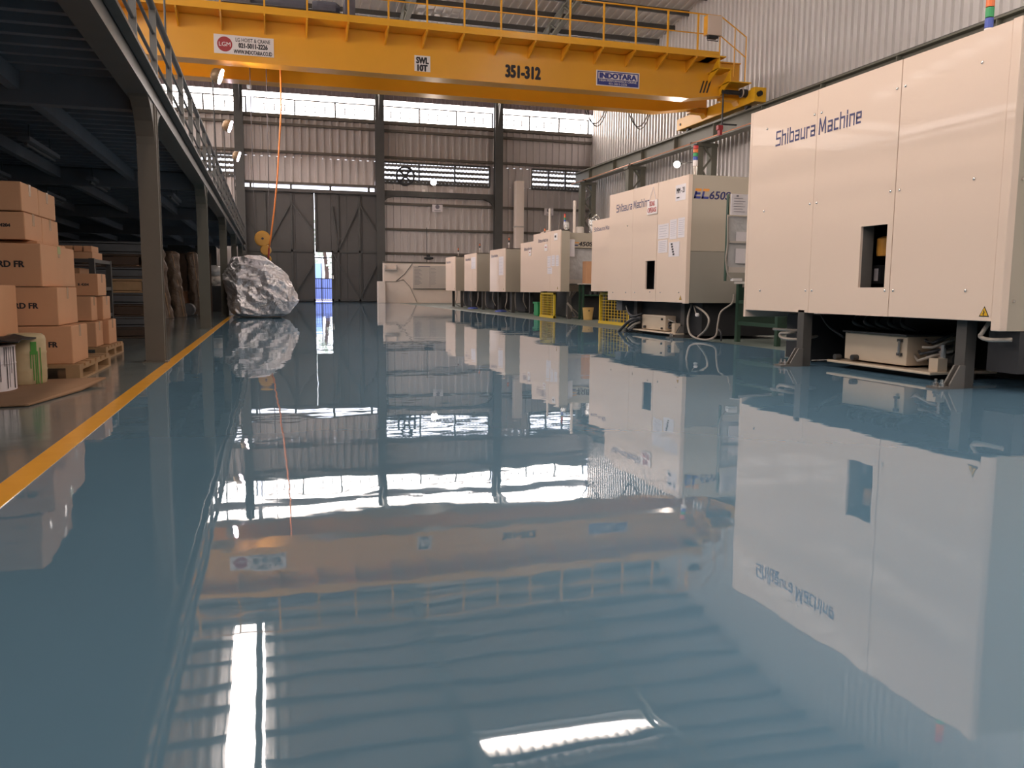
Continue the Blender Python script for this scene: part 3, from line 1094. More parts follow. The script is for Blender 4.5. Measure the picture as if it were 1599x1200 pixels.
# hoist trolley on top, dark
tr = MB()
tr.box(-.9, 2.3, 21.2, 23.2, GT + .16, GT + .34)
tr = tr.build('trolley_frame', 'trolley', crane, bevel=.02)
MB().lathe([(.24, -.9), (.27, -.8), (.27, .8), (.24, .9)], (.2, 21.9, GT + .62), 20, 'x').build('hoist_drum', 'trolley', tr)
MB().lathe([(.17, 0), (.19, .1), (.19, .55), (.12, .66)], (1.2, 21.7, GT + .58), 18, 'x').build('hoist_motor', 'trolley', tr)
MB().box(-.85, -.25, 21.3, 22.6, GT + .34, GT + .95).build('gear_case', 'crate_grey', tr, bevel=.02)
MB().box(1.95, 2.2, 21.25, 21.8, GT + .34, GT + .75).build('switch_box', 'trolley', tr, bevel=.01)
MB().tube([(-.9, 21.15, GT + .36), (1.6, 21.15, GT + .36), (2.25, 21.15, GT + .28), (2.38, 21.15, GT + .12)], .03, 8).build('bumper_tube', 'dark', tr)


# lettering on the web
def gp(px, py):
    return AY(px, py, YG)


YS = YG - .0
sp0, sp1 = gp(333.5, 55), gp(428, 88)
zt, zb = gp(380, 58).z, gp(380, 85).z
sg = MB().box(sp0.x, sp1.x, YS - .012, YS, zb - .02, zt + .02).build('maker_sign', 'sign_white', crane, bevel=.005)
sg['label'] = 'white maker sign with red round badge'
r_ = (zt - zb) * .43
MB().lathe([(r_, -.004), (r_, 0)], (sp0.x + .24, YS - .012, (zt + zb) / 2), 28, 'y').build('badge', 'red_dull', sg)
text('badge_letters', 'LGM', .095, 'sign_white', sg, (sp0.x + .24, YS - .0165, (zt + zb) / 2 - .048), (1, 0, 0), (0, 0, 1), .01, 'CENTER')
W = sp1.x - sp0.x
text('sign_line', 'LG HOIST & CRANE', .085, 'ink', sg, (sp0.x + W * .65, YS - .0125, zt - .115), (1, 0, 0), (0, 0, 1), .012, 'CENTER', W * .58)
text('sign_line', '021-5011-2226', .105, 'ink', sg, (sp0.x + W * .65, YS - .0125, zt - .25), (1, 0, 0), (0, 0, 1), .045, 'CENTER', W * .48)
text('sign_line', 'WWW.INDOTARA.CO.ID', .085, 'ink', sg, (sp0.x + W * .645, YS - .0125, zt - .385), (1, 0, 0), (0, 0, 1), .035, 'CENTER', W * .64)
a, b = gp(647, 86), gp(672, 113)
sw = MB().box(a.x, b.x, YS - .012, YS, b.z, a.z).build('load_sign', 'sign_white', crane, bevel=.004)
text('sign_line', 'SWL', .145, 'ink', sw, ((a.x + b.x) / 2, YS - .0125, a.z - .19), (1, 0, 0), (0, 0, 1), .055, 'CENTER', .30)
text('sign_line', '10T', .145, 'ink', sw, ((a.x + b.x) / 2, YS - .0125, a.z - .37), (1, 0, 0), (0, 0, 1), .055, 'CENTER', .24)
a, b = gp(790, 122), gp(843.5, 104)
text('crane_number', '351-312', .29, 'ink', crane, (a.x, YS - .001, (a.z + b.z) / 2 - .145), (1, 0, 0), (0, 0, 1), .055, 'LEFT', b.x - a.x)
a, b = gp(931, 112), gp(998, 138)
zc = (gp(965, 124)).z
ib = MB().box(a.x, b.x, YS - .010, YS, zc - .20, zc + .20).build('brand_sign', 'sign_white', crane, bevel=.004)
MB().box(a.x + .03, b.x - .03, YS - .013, YS - .009, zc - .175, zc + .175).build('blue_field', 'sign_blue', ib)
MB().box(a.x + .06, b.x - .06, YS - .015, YS - .012, zc - .02, zc + .15).build('name_strip', 'sign_white', ib)
text('sign_line', 'INDOTARA', .13, 'sign_blue', ib, ((a.x + b.x) / 2, YS - .0155, zc + .0), (1, 0, 0), (0, 0, 1), .05, 'CENTER', (b.x - a.x) * .84)
text('sign_line', 'HIGH PERFORMANCE CRANE', .05, 'sign_white', ib, ((a.x + b.x) / 2, YS - .0135, zc - .085), (1, 0, 0), (0, 0, 1), .01, 'CENTER', (b.x - a.x) * .86)
text('sign_line', '021-5011-2226', .05, 'sign_white', ib, ((a.x + b.x) / 2, YS - .0135, zc - .155), (1, 0, 0), (0, 0, 1), .01, 'CENTER', (b.x - a.x) * .42)
for k in range(3):
    q = gp(1092 + 5.2 * k, 145)
    MB().prism([(q.x, YS, q.z), (q.x + .045, YS, q.z), (q.x + .15, YS, q.z + .33), (q.x + .105, YS, q.z + .33)], (0, -.004, 0)).build('slash_mark', 'ink', crane)

# ---- hook block hanging from the crane on its ropes, orange pendant cable
hk = thing('hook_block', (-.1, 21.9, 1.6), 'orange hook block hanging on wire ropes above the foil-covered machine', 'hook')
c1 = AY(410, 373, 21.9)
c2 = AY(415, 391, 21.9)
for dy in (-.06, .06):
    MB().lathe([(.03, -.02), (.17, -.02), (.195, -.01), (.195, .01), (.17, .02), (.03, .02)], (c1.x, 21.9 + dy, c1.z), 26, 'y').build('sheave', 'sheave', hk)
MB().lathe([(.03, -.10), (.03, .10)], (c1.x, 21.9, c1.z), 12, 'y').build('axle', 'dark_metal', hk)
MB().lathe([(.03, -.08), (.12, -.08), (.14, 0), (.12, .08), (.03, .08)], (c2.x, 21.9, c2.z), 20, 'y').build('swivel', 'sheave', hk)
hkp = [(c2.x, 21.9, c2.z - .05)]
for q in range(11):
    a = PI / 2 - q * (1.45 * PI) / 10
    hkp.append((c2.x + .02 + .085 * math.cos(a), 21.9, c2.z - .22 + .085 * math.sin(a)))
MB().tube(hkp, [.03] * 8 + [.027, .022, .016, .01], 8).build('hook', 'sheave', hk, smooth=True)
for (dx, dy) in ((-.18, -.06), (.18, .06)):
    MB().tube([(c1.x + dx, 21.9 + dy, c1.z), (c1.x + dx * 1.1, 21.9 + dy, 7.0)], .012, 6).build('wire_rope', 'rope', hk)
pc = thing('pendant_cable', (.2, 21.6, 1.5), 'bright orange pendant cable hanging beside the hook block', 'cable')
pts = [(439, 168), (438, 190), (436, 225), (433, 280), (428, 330), (423, 370), (420, 388)]
P3 = [AY(px, py, 21.62) for px, py in pts]
P3 = [Vector((P3[0].x + .01, 21.62, 7.04))] + P3
MB().tube(P3, .020, 8).build('cable', 'cable_orange', pc, smooth=True)
q = P3[-1]
MB().tube([q, q + Vector((-.02, 0, -.25))], .02, 8).build('cable_end', 'red_dull', pc)

# ---- floodlights along the mezzanine edge and on the walls


def floodlight(name, loc, label, glass, facing, r=.22, power=40, colr=(1, .82, .7), stem=None, grp=None):
    t = thing(name, loc, label, 'lamp', grp)
    d = Vector(facing).normalized()
    L = Vector(loc)
    MB().tube([L - d * .22, L - d * .18, L - d * .02], [r * .45, r * .75, r], 18).build('shell', 'lamp_shell', t, smooth=True)
    MB().tube([L - d * .02, L + d * .015], [r * .92, r * .92], 18).build('lens', glass, t)
    if stem:
        MB().tube([L - d * .2, stem], .02, 6).build('stem', 'dark_metal', t)
    ld = D.lights.new('flood', 'SPOT')
    ld.energy = power
    ld.color = colr
    ld.spot_size = 2.4
    ld.spot_blend = .6
    ld.shadow_soft_size = .12
    lo = D.objects.new('lamp_light', ld)
    COL.objects.link(lo)
    lo.parent = t
    lo.location = d * .06
    lo.rotation_euler = d.to_track_quat('-Z', 'Y').to_euler()
    return t


for (px, py, y, label) in ((345, 120, 21.0, 'lit floodlight on a pole nearest the crane sign'),
                           (360, 198, 25.8, 'lit floodlight halfway down the mezzanine edge'),
                           (373, 245, 32.0, 'lit floodlight at the far end of the mezzanine edge')):
    p = AY(px, py, y)
    floodlight('flood_lamp', p, label, 'lamp_glass_cool', (.95, -.06, -.32), .19, 120, (1, .80, .78),
               stem=(p.x - .15, y, 2.3), grp='floodlights above the mezzanine railing')
p = AY(677, 285, 34.3)
floodlight('flood_lamp', p, 'glaring floodlight on the far wall below the louvred windows', 'lamp_glass', (-.25, -1, -.1), .13, 160, stem=(p.x, 34.7, p.z - .1))
p = AX(1057, 257, 12.6)
floodlight('flood_lamp', p, 'glaring floodlight on the right wall above the second machine', 'lamp_glass', (-.7, -.7, -.15), .11, 160, stem=(12.88, 23.53, p.z))
pole = MB().tube([(-.98, 9.7, 2.25), (-.98, 9.7, 6.5)], .012, 6).build('pole', 'dark_metal', origin=(-.98, 9.7, 2.25))
tag(pole, 'thin grey vertical pipe rising behind the mezzanine railing', 'pipe')

# fill lamps added out of the frame, above and behind the photographer
for (x, y) in ((.3, 11.5), (.3, 6.5), (.3, 1.5), (.3, -3.5), (9.5, 9.0), (9.5, 3.0)):
    z = 8.2
    t = thing('fill_lamp', (x, y, z), 'added fill lamp hanging unseen from the roof', 'lamp', 'added fill lamps over the hall')
    MB().lathe([(.22, 0), (.20, .08), (.10, .22), (.08, .36)], (x, y, z), 20).build('shade', 'lamp_shell', t)
    MB().lathe([(.18, -.01), (.18, .01)], (x, y, z), 20).build('lens', 'lamp_glass', t)
    MB().tube([(x, y, z + .36), (x, y, roof_z(y) - .1)], .01, 6).build('cord', 'dark', t)
    ld = D.lights.new('fill_light', 'SPOT')
    ld.energy = LAMP
    ld.color = (1.0, .80, .62)
    ld.spot_size = 2.6
    ld.spot_blend = .5
    ld.shadow_soft_size = .2
    lo = D.objects.new('lamp_light', ld)
    COL.objects.link(lo)
    lo.parent = t
    lo.location = (0, 0, -.05)

# ================================================================== MOULDING MACHINES
NX = (0, -1, 0)       # reading direction of lettering on the aisle faces (left to right = towards the camera)
UP = (0, 0, 1)


def signal_tower(x, y, z, h, r, parent, cols, pole=.25):
    tw = MB().tube([(x, y, z - .02), (x, y, z + pole)], r * .45, 8).build('signal_pole', 'board_grey', parent)
    zz = z + pole
    MB().tube([(x, y, zz), (x, y, zz + h * .28)], r, 12).build('signal_base', 'sign_white', tw)
    zz += h * .28
    st_ = h * .72 / len(cols)
    for cname in cols:
        MB().tube([(x, y, zz + .003), (x, y, zz + st_ - .003)], r, 12).build('signal_lens', cname, tw)
        zz += st_
    MB().tube([(x, y, zz), (x, y, zz + .015)], r * .9, 12).build('signal_cap', 'dark', tw)


def screw(x, y, z, parent, r=.011):
    MB().lathe([(r, 0), (r * .8, -.006), (r * .3, -.009)], (x, y, z), 10, 'x').build('screw', 'chrome', parent)


def warn_triangle(x, y, z, s, parent):
    """y, z = centre; on a face whose normal is -x"""
    def tri(k, dx):
        return [(x - dx, y + s * .58 * k, z - s * .42 * k), (x - dx, y - s * .58 * k, z - s * .42 * k), (x - dx, y, z + s * .58 * k)]
    t_ = MB().prism(tri(1.0, 0), (-.002, 0, 0)).build('warning_triangle', 'ink', parent)
    MB().prism(tri(.78, .002), (-.001, 0, 0)).build('warning_field', 'warn_yellow', t_)
    m_ = MB()
    m_.bar((x - .0035, y + .05 * s, z + .18 * s), (x - .0035, y - .06 * s, z - .05 * s), .08 * s, .002, (1, 0, 0))
    m_.bar((x - .0035, y - .06 * s, z - .05 * s), (x - .0035, y + .08 * s, z - .10 * s), .07 * s, .002, (1, 0, 0))
    m_.bar((x - .0035, y + .08 * s, z - .10 * s), (x - .0035, y + .02 * s, z - .30 * s), .07 * s, .002, (1, 0, 0))
    m_.build('warning_symbol', 'ink', t_)


def foot(x0, x1, y, parent, w=.1):
    """gusseted foot reaching out to the aisle"""
    f_ = MB().box(x0, x1, y - w / 2, y + w / 2, 0, .014).build('foot_plate', 'leg_grey', parent)
    MB().prism([(x0 + .09, y - .006, .014), (x1, y - .006, .014), (x1, y - .006, .145), (x1 - .04, y - .006, .145), (x0 + .09, y - .006, .03)], (0, .012, 0)).build('gusset', 'leg_grey', f_)
    MB().prism([(x0 + .09, y - w / 2, .014), (x1, y - w / 2, .014), (x1, y - w / 2, .145), (x1 - .04, y - w / 2, .145), (x0 + .09, y - w / 2, .03)], (0, .012, 0)).build('gusset', 'leg_grey', f_)
    for dy in (-.25, .25):
        MB().lathe([(.017, .014), (.017, .035), (.009, .036), (.009, .058)], (x0 + .05, y + dy * w, 0), 8).build('anchor_bolt', 'chrome', f_)


def ec_logo(x, y, z, h, parent, num):
    """EC mark and model number on a face whose normal is -y, reading along +x"""
    k_ = .50

    def pr(pts):
        return [(x + a_ * h * k_, y, z + b_ * h) for a_, b_ in pts]
    for k in range(2):
        o_ = 1.75 * k
        MB().prism(pr([(o_ + .25, .74), (o_ + 1.65, .74), (o_ + 1.8, 1), (o_ + .4, 1)]), (0, -.002, 0)).build('logo_bar', 'logo_orange', parent)
    mk = MB()
    for poly in ([(0, 0), (1.5, 0), (1.6, .22), (.12, .22)], [(0, 0), (.45, 0), (.78, .74), (.33, .74)], [(.3, .40), (1.45, .40), (1.55, .62), (.4, .62)],
                 [(1.7, 0), (3.3, 0), (3.4, .22), (1.8, .22)], [(1.7, 0), (2.15, 0), (2.48, .74), (2.03, .74)]):
        mk.prism(pr(poly), (0, -.002, 0))
    mk.build('logo_mark', 'sign_blue', parent)
    text('model_number', num, h * .78, 'navy', parent, (x + 3.5 * h * k_, y, z), (1, 0, 0), UP, .02, 'LEFT', h * 2.3, .2)


STROKES = {   # squared lettering: centre lines on a 1 x 1.45 cell (x height 1)
    'S': (.92, [[(.9, 1.40), (.08, 1.40), (.08, .72), (.86, .72), (.86, .05), (.0, .05)]]),
    'h': (.80, [[(.08, 0), (.08, 1.42)], [(.08, .95), (.72, .95), (.72, 0)]]),
    'i': (.22, [[(.11, 0), (.11, .98)], [(.11, 1.2), (.11, 1.42)]]),
    'b': (.82, [[(.08, 1.42), (.08, .06), (.74, .06), (.74, .95), (.3, .95)]]),
    'a': (.80, [[(.10, .95), (.72, .95), (.72, .06), (.08, .06), (.08, .50), (.72, .50)]]),
    'u': (.80, [[(.08, .98), (.08, .06), (.72, .06)], [(.72, .98), (.72, 0)]]),
    'r': (.52, [[(.08, 0), (.08, .95), (.5, .95)]]),
    'M': (1.28, [[(.09, 0), (.16, 1.40), (.62, .25), (1.08, 1.40), (1.15, 0)]]),
    'c': (.70, [[(.66, .95), (.08, .95), (.08, .06), (.66, .06)]]),
    'n': (.80, [[(.08, 0), (.08, .95), (.72, .95), (.72, 0)]]),
    'e': (.80, [[(.08, .50), (.72, .50), (.72, .95), (.08, .95), (.08, .06), (.66, .06)]]),
    ' ': (.16, []),
}


def block_text(name, s_, height, m, parent, pos, xdir, width, stroke=.20):
    xdir, up = Vector(xdir), Vector((0, 0, 1))
    nrm = xdir.cross(up)
    cx_, segs = 0.0, []
    for ch in s_:
        w_, lines = STROKES[ch]
        for ln_ in lines:
            for (a_, b_) in zip(ln_[:-1], ln_[1:]):
                segs.append(((cx_ + a_[0], a_[1]), (cx_ + b_[0], b_[1])))
        cx_ += w_ + .26
    sx, sz = width / (cx_ - .26), height / 1.45
    mb = MB()
    pos = Vector(pos)
    for i_, (a_, b_) in enumerate(segs):
        d_ = Vector((b_[0] - a_[0], b_[1] - a_[1]))
        d_.normalize()
        n_ = Vector((-d_.y, d_.x)) * stroke / 2
        e_ = d_ * stroke * .42
        qs = [Vector(a_) - e_ - n_, Vector(b_) + e_ - n_, Vector(b_) + e_ + n_, Vector(a_) - e_ + n_]
        mb.add([pos + xdir * (q_.x * sx) + up * (q_.y * sz) + nrm * (.0012 + .0003 * (i_ % 3)) for q_ in qs], [(0, 1, 2, 3)])
    return mb.build(name, m, parent)


# ------------------------------------------------ nearest machine
M1 = thing('moulding_machine', (5.0, 5.2, 0), 'nearest and largest cream injection moulding machine with open panel window', 'machine', 'injection moulding machines along the aisle')
X1 = 4.10
Z0, Z1 = .43, 2.145
PT = .02
pan = [(5.605, 6.50), (4.725, 5.60), (3.87, 4.72)]
MB().box(X1, X1 + PT, pan[0][0], pan[0][1], Z0, Z1).build('front_panel', 'panel_white', M1, bevel=.004)
wy0, wy1, wz0, wz1 = 4.775, 5.04, .63, 1.065
pm = MB()
pm.box(X1, X1 + PT, pan[1][0], wy0, Z0, Z1)
pm.box(X1, X1 + PT, wy1, pan[1][1], Z0, Z1)
pm.box(X1, X1 + PT, wy0, wy1, Z0, wz0)
pm.box(X1, X1 + PT, wy0, wy1, wz1, Z1)
mid_panel = pm.build('front_panel', 'panel_white', M1)
MB().box(X1, X1 + PT, pan[2][0], pan[2][1], Z0, Z1).build('front_panel', 'panel_white', M1, bevel=.004)
MB().box(X1 + .005, X1 + .05, 3.86, 6.5, Z0 + .02, Z1 - .02).build('panel_backing', 'seam', M1) if False else None
# backing frame behind the joints, left open at the window
bk = MB()
bk.box(X1 + PT, X1 + .05, 5.55, 5.66, Z0, Z1)
bk.box(X1 + PT, X1 + .05, 4.66, 4.77, Z0, Z1)
bk.build('joint_backing', 'seam', M1)
MB().box(X1 + .0, X1 + .6, 6.50, 6.53, Z0 - .06, Z1).build('far_end_panel', 'panel_white', M1)
MB().box(X1 - .008, X1 + .05, 3.80, 3.865, Z0 - .055, Z1 + .004).build('corner_post', 'panel_white', M1, bevel=.006)
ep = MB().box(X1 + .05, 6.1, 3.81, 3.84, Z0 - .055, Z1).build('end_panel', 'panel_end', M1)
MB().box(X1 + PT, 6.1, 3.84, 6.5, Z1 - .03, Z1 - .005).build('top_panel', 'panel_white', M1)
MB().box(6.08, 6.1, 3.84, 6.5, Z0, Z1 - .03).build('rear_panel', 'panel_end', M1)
ub = MB()
ub.box(X1 + .10, 6.0, 3.9, wy0 - .08, Z0 + .03, Z1 - .06)
ub.box(X1 + .14, 6.0, wy1 + .42, 6.45, Z0 + .03, Z1 - .06)
ub.build('inner_frame', 'dark', M1)
# what is seen through the opening
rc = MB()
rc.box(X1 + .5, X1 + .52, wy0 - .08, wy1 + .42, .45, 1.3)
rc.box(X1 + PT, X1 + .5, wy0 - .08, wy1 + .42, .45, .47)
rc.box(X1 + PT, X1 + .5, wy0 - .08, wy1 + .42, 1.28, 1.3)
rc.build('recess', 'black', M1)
MB().box(X1 + PT, X1 + .115, wy1 + .002, wy1 + .015, .47, 1.3).build('recess_side', 'leg_grey', M1)
MB().lathe([(.052, .86), (.055, .88), (.055, .985), (.045, .99), (.02, 1.0)], (X1 + .21, 5.035, 0), 18).build('oil_filter', 'amber', M1)
vb = MB().box(X1 + .20, X1 + .30, 5.055, 5.215, .66, .795).build('valve_block', 'dark', M1)
MB().box(X1 + .197, X1 + .20, 5.075, 5.115, .68, .77).build('valve_tag', 'paper', vb)
MB().box(X1 + .197, X1 + .20, 5.125, 5.20, .68, .77).build('valve_plate', 'dark_metal', vb)
# screws
for (px, py) in ((1198.5, 201.5), (1193, 330), (1187, 454), (1272.5, 179), (1283.5, 176), (1265, 318.5), (1275.5, 317), (1258, 454), (1268, 454),
                 (1401.5, 138.5), (1414.5, 134.5), (1391, 299), (1405, 297), (1382, 454), (1395, 454), (1534.5, 97.5), (1521.5, 279.5), (1508, 454)):
    q = AX(px, py, X1)
    screw(X1, q.y, q.z, M1)
for (px, py) in ((1584, 279), (1568, 471)):
    q = AY(px, py, 3.81)
    MB().lathe([(.011, 0), (.008, -.007)], (max(q.x, X1 + .09), 3.81, q.z), 10, 'y').build('screw', 'chrome', ep)
q0, q1 = AX(1212, 222, X1), AX(1345, 190, X1)
block_text('maker_name', 'Shibaura Machine', .115, 'navy', M1, (X1, q0.y, 1.805), NX, q0.y - q1.y)
q = AX(1537, 488, X1)
warn_triangle(X1, q.y, q.z, .062, M1)
q = AX(1535, 30, 4.4)
signal_tower(4.45, q.y, Z1, .36, .026, M1, ('blue', 'green', 'orange', 'red'), .03)
# legs, feet, tank
for y, xl in ((5.69, 4.10), (4.15, 4.17)):
    MB().box(xl, xl + .08, y - .04, y + .04, .0, Z0 + .02).build('leg', 'leg_dark', M1)
    foot(xl - .20, xl, y, M1, .10)
MB().box(4.95, 6.0, 3.9, 6.4, .04, Z0).build('base_block', 'dark', M1)
MB().box(4.4, 4.95, 5.95, 6.3, .02, .40).build('cable_box', 'dark', M1)
MB().box(4.25, 4.85, 3.80, 4.02, .12, .37).build('valve_case', 'dark', M1)
tk = MB().box(4.35, 4.80, 4.80, 5.46, .075, .285).build('oil_tank', 'tank_beige', M1, bevel=.006)
MB().box(4.33, 4.84, 4.79, 5.47, .285, .298).build('tank_lid', 'dark_metal', tk)
MB().box(4.28, 4.86, 4.50, 5.58, .04, .06).build('drip_tray', 'tank_beige', tk, bevel=.006)
MB().box(4.4, 4.8, 4.62, 5.45, 0, .04).build('tray_foot', 'dark', tk)
for y, z in ((5.51, .085), (5.31, .095)):
    MB().lathe([(.022, -.05), (.022, 0), (.014, 0.01)], (4.35, y, z), 12, 'x').build('drain_plug', 'dark_metal', tk)
MB().tube([(4.335, 4.86, .16), (4.335, 4.86, .25)], .010, 8).build('sight_glass', 'chrome', tk)
for z in (.155, .255):
    MB().box(4.33, 4.35, 4.84, 4.88, z - .01, z + .01).build('sight_bracket', 'dark_metal', tk)
MB().lathe([(.055, -.10), (.06, 0), (.06, .12), (.04, .14)], (4.55, 4.64, .14), 14, 'y').build('pump', 'dark_metal', tk)
MB().box(4.36, 4.44, 4.52, 4.60, .06, .15).build('pump_bracket', 'tank_beige', tk)
MB().lathe([(.03, .15), (.03, .24), (.015, .25)], (4.45, 4.58, 0), 12).build('filler', 'chrome', tk)
for k in range(4):
    a = [(4.42 + .02 * k, 4.80 - .02 * k, .15 + .03 * k), (4.36, 4.70 - .02 * k, .12 + .05 * k), (4.38, 4.60, .16 + .03 * k), (4.5, 4.54, .20 + .04 * k)]
    MB().tube(a, .011, 6).build('hose', 'hose_dark' if k % 2 else 'hose', tk, smooth=True)


def hose(parent, pts, r, m, n=3):
    """smooth curve through the given points (Catmull-Rom)"""
    P = [Vector(p) for p in pts]
    P = [P[0] * 2 - P[1]] + P + [P[-1] * 2 - P[-2]]
    outp = []
    for i in range(1, len(P) - 2):
        for s_ in range(n * 2):
            t_ = s_ / (n * 2)
            a, b_, c_, d_ = P[i - 1], P[i], P[i + 1], P[i + 2]
            outp.append(.5 * ((2 * b_) + (-a + c_) * t_ + (2 * a - 5 * b_ + 4 * c_ - d_) * t_ ** 2 + (-a + 3 * b_ - 3 * c_ + d_) * t_ ** 3))
    outp.append(P[-2])
    return MB().tube(outp, r, 8).build('hose', m, parent, smooth=True)


hose(M1, [AX(1208, 514, 4.3), AX(1245, 516, 4.3), AX(1272, 513, 4.5)], .012, 'hose')
hose(M1, [AX(1270, 515, 4.6), AX(1235, 520, 4.25), AX(1219, 521, 4.22), AX(1222, 528, 4.22), AX(1250, 530, 4.25), AX(1290, 522, 4.6)], .013, 'hose')
hose(M1, [AX(1283, 492, 4.4), AX(1295, 510, 4.4), AX(1318, 527, 4.45)], .012, 'hose_dark')
hose(M1, [AX(1545, 503, 4.2), AX(1534, 520, 4.15), AX(1531, 526, 4.15), AX(1545, 531, 4.15), AX(1580, 531, 4.2)], .013, 'hose')
for k in range(5):
    hose(M1, [(4.5, 5.5 - .12 * k, .42), (4.42, 5.45 - .13 * k, .36), (4.5, 5.35 - .12 * k, .31)], .016, 'dark_metal')

# ------------------------------------------------ second machine
M2 = thing('moulding_machine', (5.4, 10.1, 0), 'second cream moulding machine with papers, hanging red-lettered sign and model mark', 'machine', 'injection moulding machines along the aisle')
X2 = 4.80
A0, A1 = 8.94, 11.29
B0, B1 = .45, 1.965
seam1, seam2 = AX(986, 440, X2).y, AX(1024, 440, X2).y
qw0, qw1 = AX(1008.5, 408, X2), AX(1021.5, 452, X2)
for (a, b) in ((seam1 + .003, A1),):
    MB().box(X2, X2 + PT, a, b, B0, B1).build('front_panel', 'panel_white', M2, bevel=.003)
pm = MB()
ya, yb = seam2 + .003, seam1 - .003
wy0_, wy1_ = qw1.y, qw0.y
pm.box(X2, X2 + PT, ya, wy0_, B0, B1)
pm.box(X2, X2 + PT, wy1_, yb, B0, B1)
pm.box(X2, X2 + PT, wy0_, wy1_, B0, qw1.z)
pm.box(X2, X2 + PT, wy0_, wy1_, qw0.z, B1)
pm.build('front_panel', 'panel_white', M2)
MB().box(X2, X2 + PT, A0 + .05, seam2 - .003, B0, B1).build('front_panel', 'panel_white', M2, bevel=.003)
MB().box(X2 - .006, X2 + .05, A0 - .02, A0 + .046, B0 - .01, B1).build('corner_post', 'panel_white', M2, bevel=.005)
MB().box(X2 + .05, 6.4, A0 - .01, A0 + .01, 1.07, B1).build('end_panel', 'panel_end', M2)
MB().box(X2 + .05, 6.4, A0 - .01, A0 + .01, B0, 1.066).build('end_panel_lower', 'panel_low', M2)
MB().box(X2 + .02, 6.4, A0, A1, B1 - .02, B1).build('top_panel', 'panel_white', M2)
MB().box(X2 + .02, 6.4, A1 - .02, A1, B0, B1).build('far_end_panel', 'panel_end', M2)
ub = MB()
ub.box(X2 + .22, 6.35, A0 + .05, A1 - .05, B0 + .01, B1 - .05)
ub.build('inner_frame', 'dark', M2)
MB().box(X2 + PT, X2 + .1, qw1.y + .01, qw1.y + .06, qw1.z, qw1.z + .18).build('valve_block', 'dark_metal', M2)
q0, q1 = AX(963, 330, X2), AX(1014, 318, X2)
block_text('maker_name', 'Shibaura Machine', .10, 'navy', M2, (X2, q0.y, 1.70), NX, q0.y - q1.y)
q0, q1 = AX(1056, 290, X2), AX(1071, 310, X2)
pl = MB().box(X2 - .004, X2, q1.y, q0.y, q1.z - .01, q0.z + .0).build('number_plate', 'paper', M2)
text('plate_text', 'MM - 21', .062, 'ink', pl, (X2 - .004, (q0.y + q1.y) / 2, (q0.z + q1.z) / 2 - .01), NX, UP, .02, 'CENTER', (q0.y - q1.y) * .78)
MB().box(X2 - .006, X2 - .004, q0.y - .10, q0.y - .03, q1.z + .02, q1.z + .035).build('plate_caption', 'ink', pl)
q = AX(1062.5, 467, X2)
warn_triangle(X2, q.y, q.z + .01, .055, M2)
for (px, py) in ((980, 353), (957, 457), (977, 457), (991, 457), (1015, 456), (1031, 457), (1060, 457)):
    q = AX(px, py, X2)
    screw(X2, q.y, q.z, M2, .010)
lg0, lg1 = AY(1080, 310, A0), AY(1080, 296, A0)
ec_logo(lg0.x + .02, A0 - .011, lg0.z + .0, .118, M2, '650S')
q = AX(1076, 240, X2 + .15)
signal_tower(4.95, A0 + .12, B1, .24, .030, M2, ('blue', 'green', 'orange', 'red'), .12)
MB().box(5.1, 6.3, A0 + .1, A1 - .1, .04, B0).build('base_block', 'dark', M2)
for y in (A0 + .45, A1 - .5):
    MB().box(X2 + .22, X2 + .32, y - .05, y + .05, 0, B0).build('leg', 'leg_dark', M2)
    foot(X2 + .02, X2 + .22, y, M2, .09)
MB().box(X2 + .12, X2 + .3, A1 - .25, A1 - .05, .30, B0).build('junction_box', 'crate_grey', M2)
tk = MB().box(4.95, 5.35, 9.72, 10.42, .07, .265).build('oil_tank', 'tank_beige', M2, bevel=.006)
MB().box(4.90, 5.4, 9.34, 10.62, .04, .06).build('drip_tray', 'tank_beige', tk, bevel=.005)
MB().box(5.0, 5.35, 9.45, 10.5, 0, .04).build('tray_foot', 'dark', tk)
MB().lathe([(.05, -.1), (.055, 0), (.055, .1)], (5.1, 9.52, .14), 12, 'y').build('pump', 'dark_metal', tk)
MB().box(4.92, 5.0, 9.40, 9.48, .06, .18).build('pump_bracket', 'tank_beige', tk)
for dz in (.10, .22):
    MB().lathe([(.014, -.02), (.014, 0)], (4.95, 9.80, dz), 10, 'x').build('tank_bolt', 'dark_metal', tk)
MB().lathe([(.02, -.03), (.02, 0)], (4.95, 10.30, .10), 10, 'x').build('drain_plug', 'dark_metal', tk)
for k in range(3):
    hose(tk, [(5.05, 9.72 - .02 * k, .2), (4.95, 9.62, .22 - .05 * k), (5.0, 9.52, .18 - .03 * k)], .012, 'hose_dark' if k else 'hose')
# big black hoses to the left of the tank, grey hoses at the near end
hose(M2, [AX(1001, 496, 4.9), AX(985, 500, 4.85), AX(972, 512, 4.82), AX(966, 519, 4.82), AX(976, 520, 4.85), AX(995, 510, 4.95)], .022, 'hose_dark')
hose(M2, [AX(1003, 490, 4.95), AX(990, 494, 4.85), AX(982, 489, 4.85), AX(979, 478, 4.9)], .020, 'hose_dark')
hose(M2, [AX(1002, 498, 4.95), AX(985, 506, 4.88), AX(978, 517, 4.85)], .018, 'hose_dark')
hose(M2, [AX(1000, 503, 4.95), AX(990, 507, 4.88), AX(981, 514, 4.85)], .016, 'hose')


def flat(px, py, x, zmin=.012):
    v = AX(px, py, x)
    v.z = max(zmin, v.z)
    return v


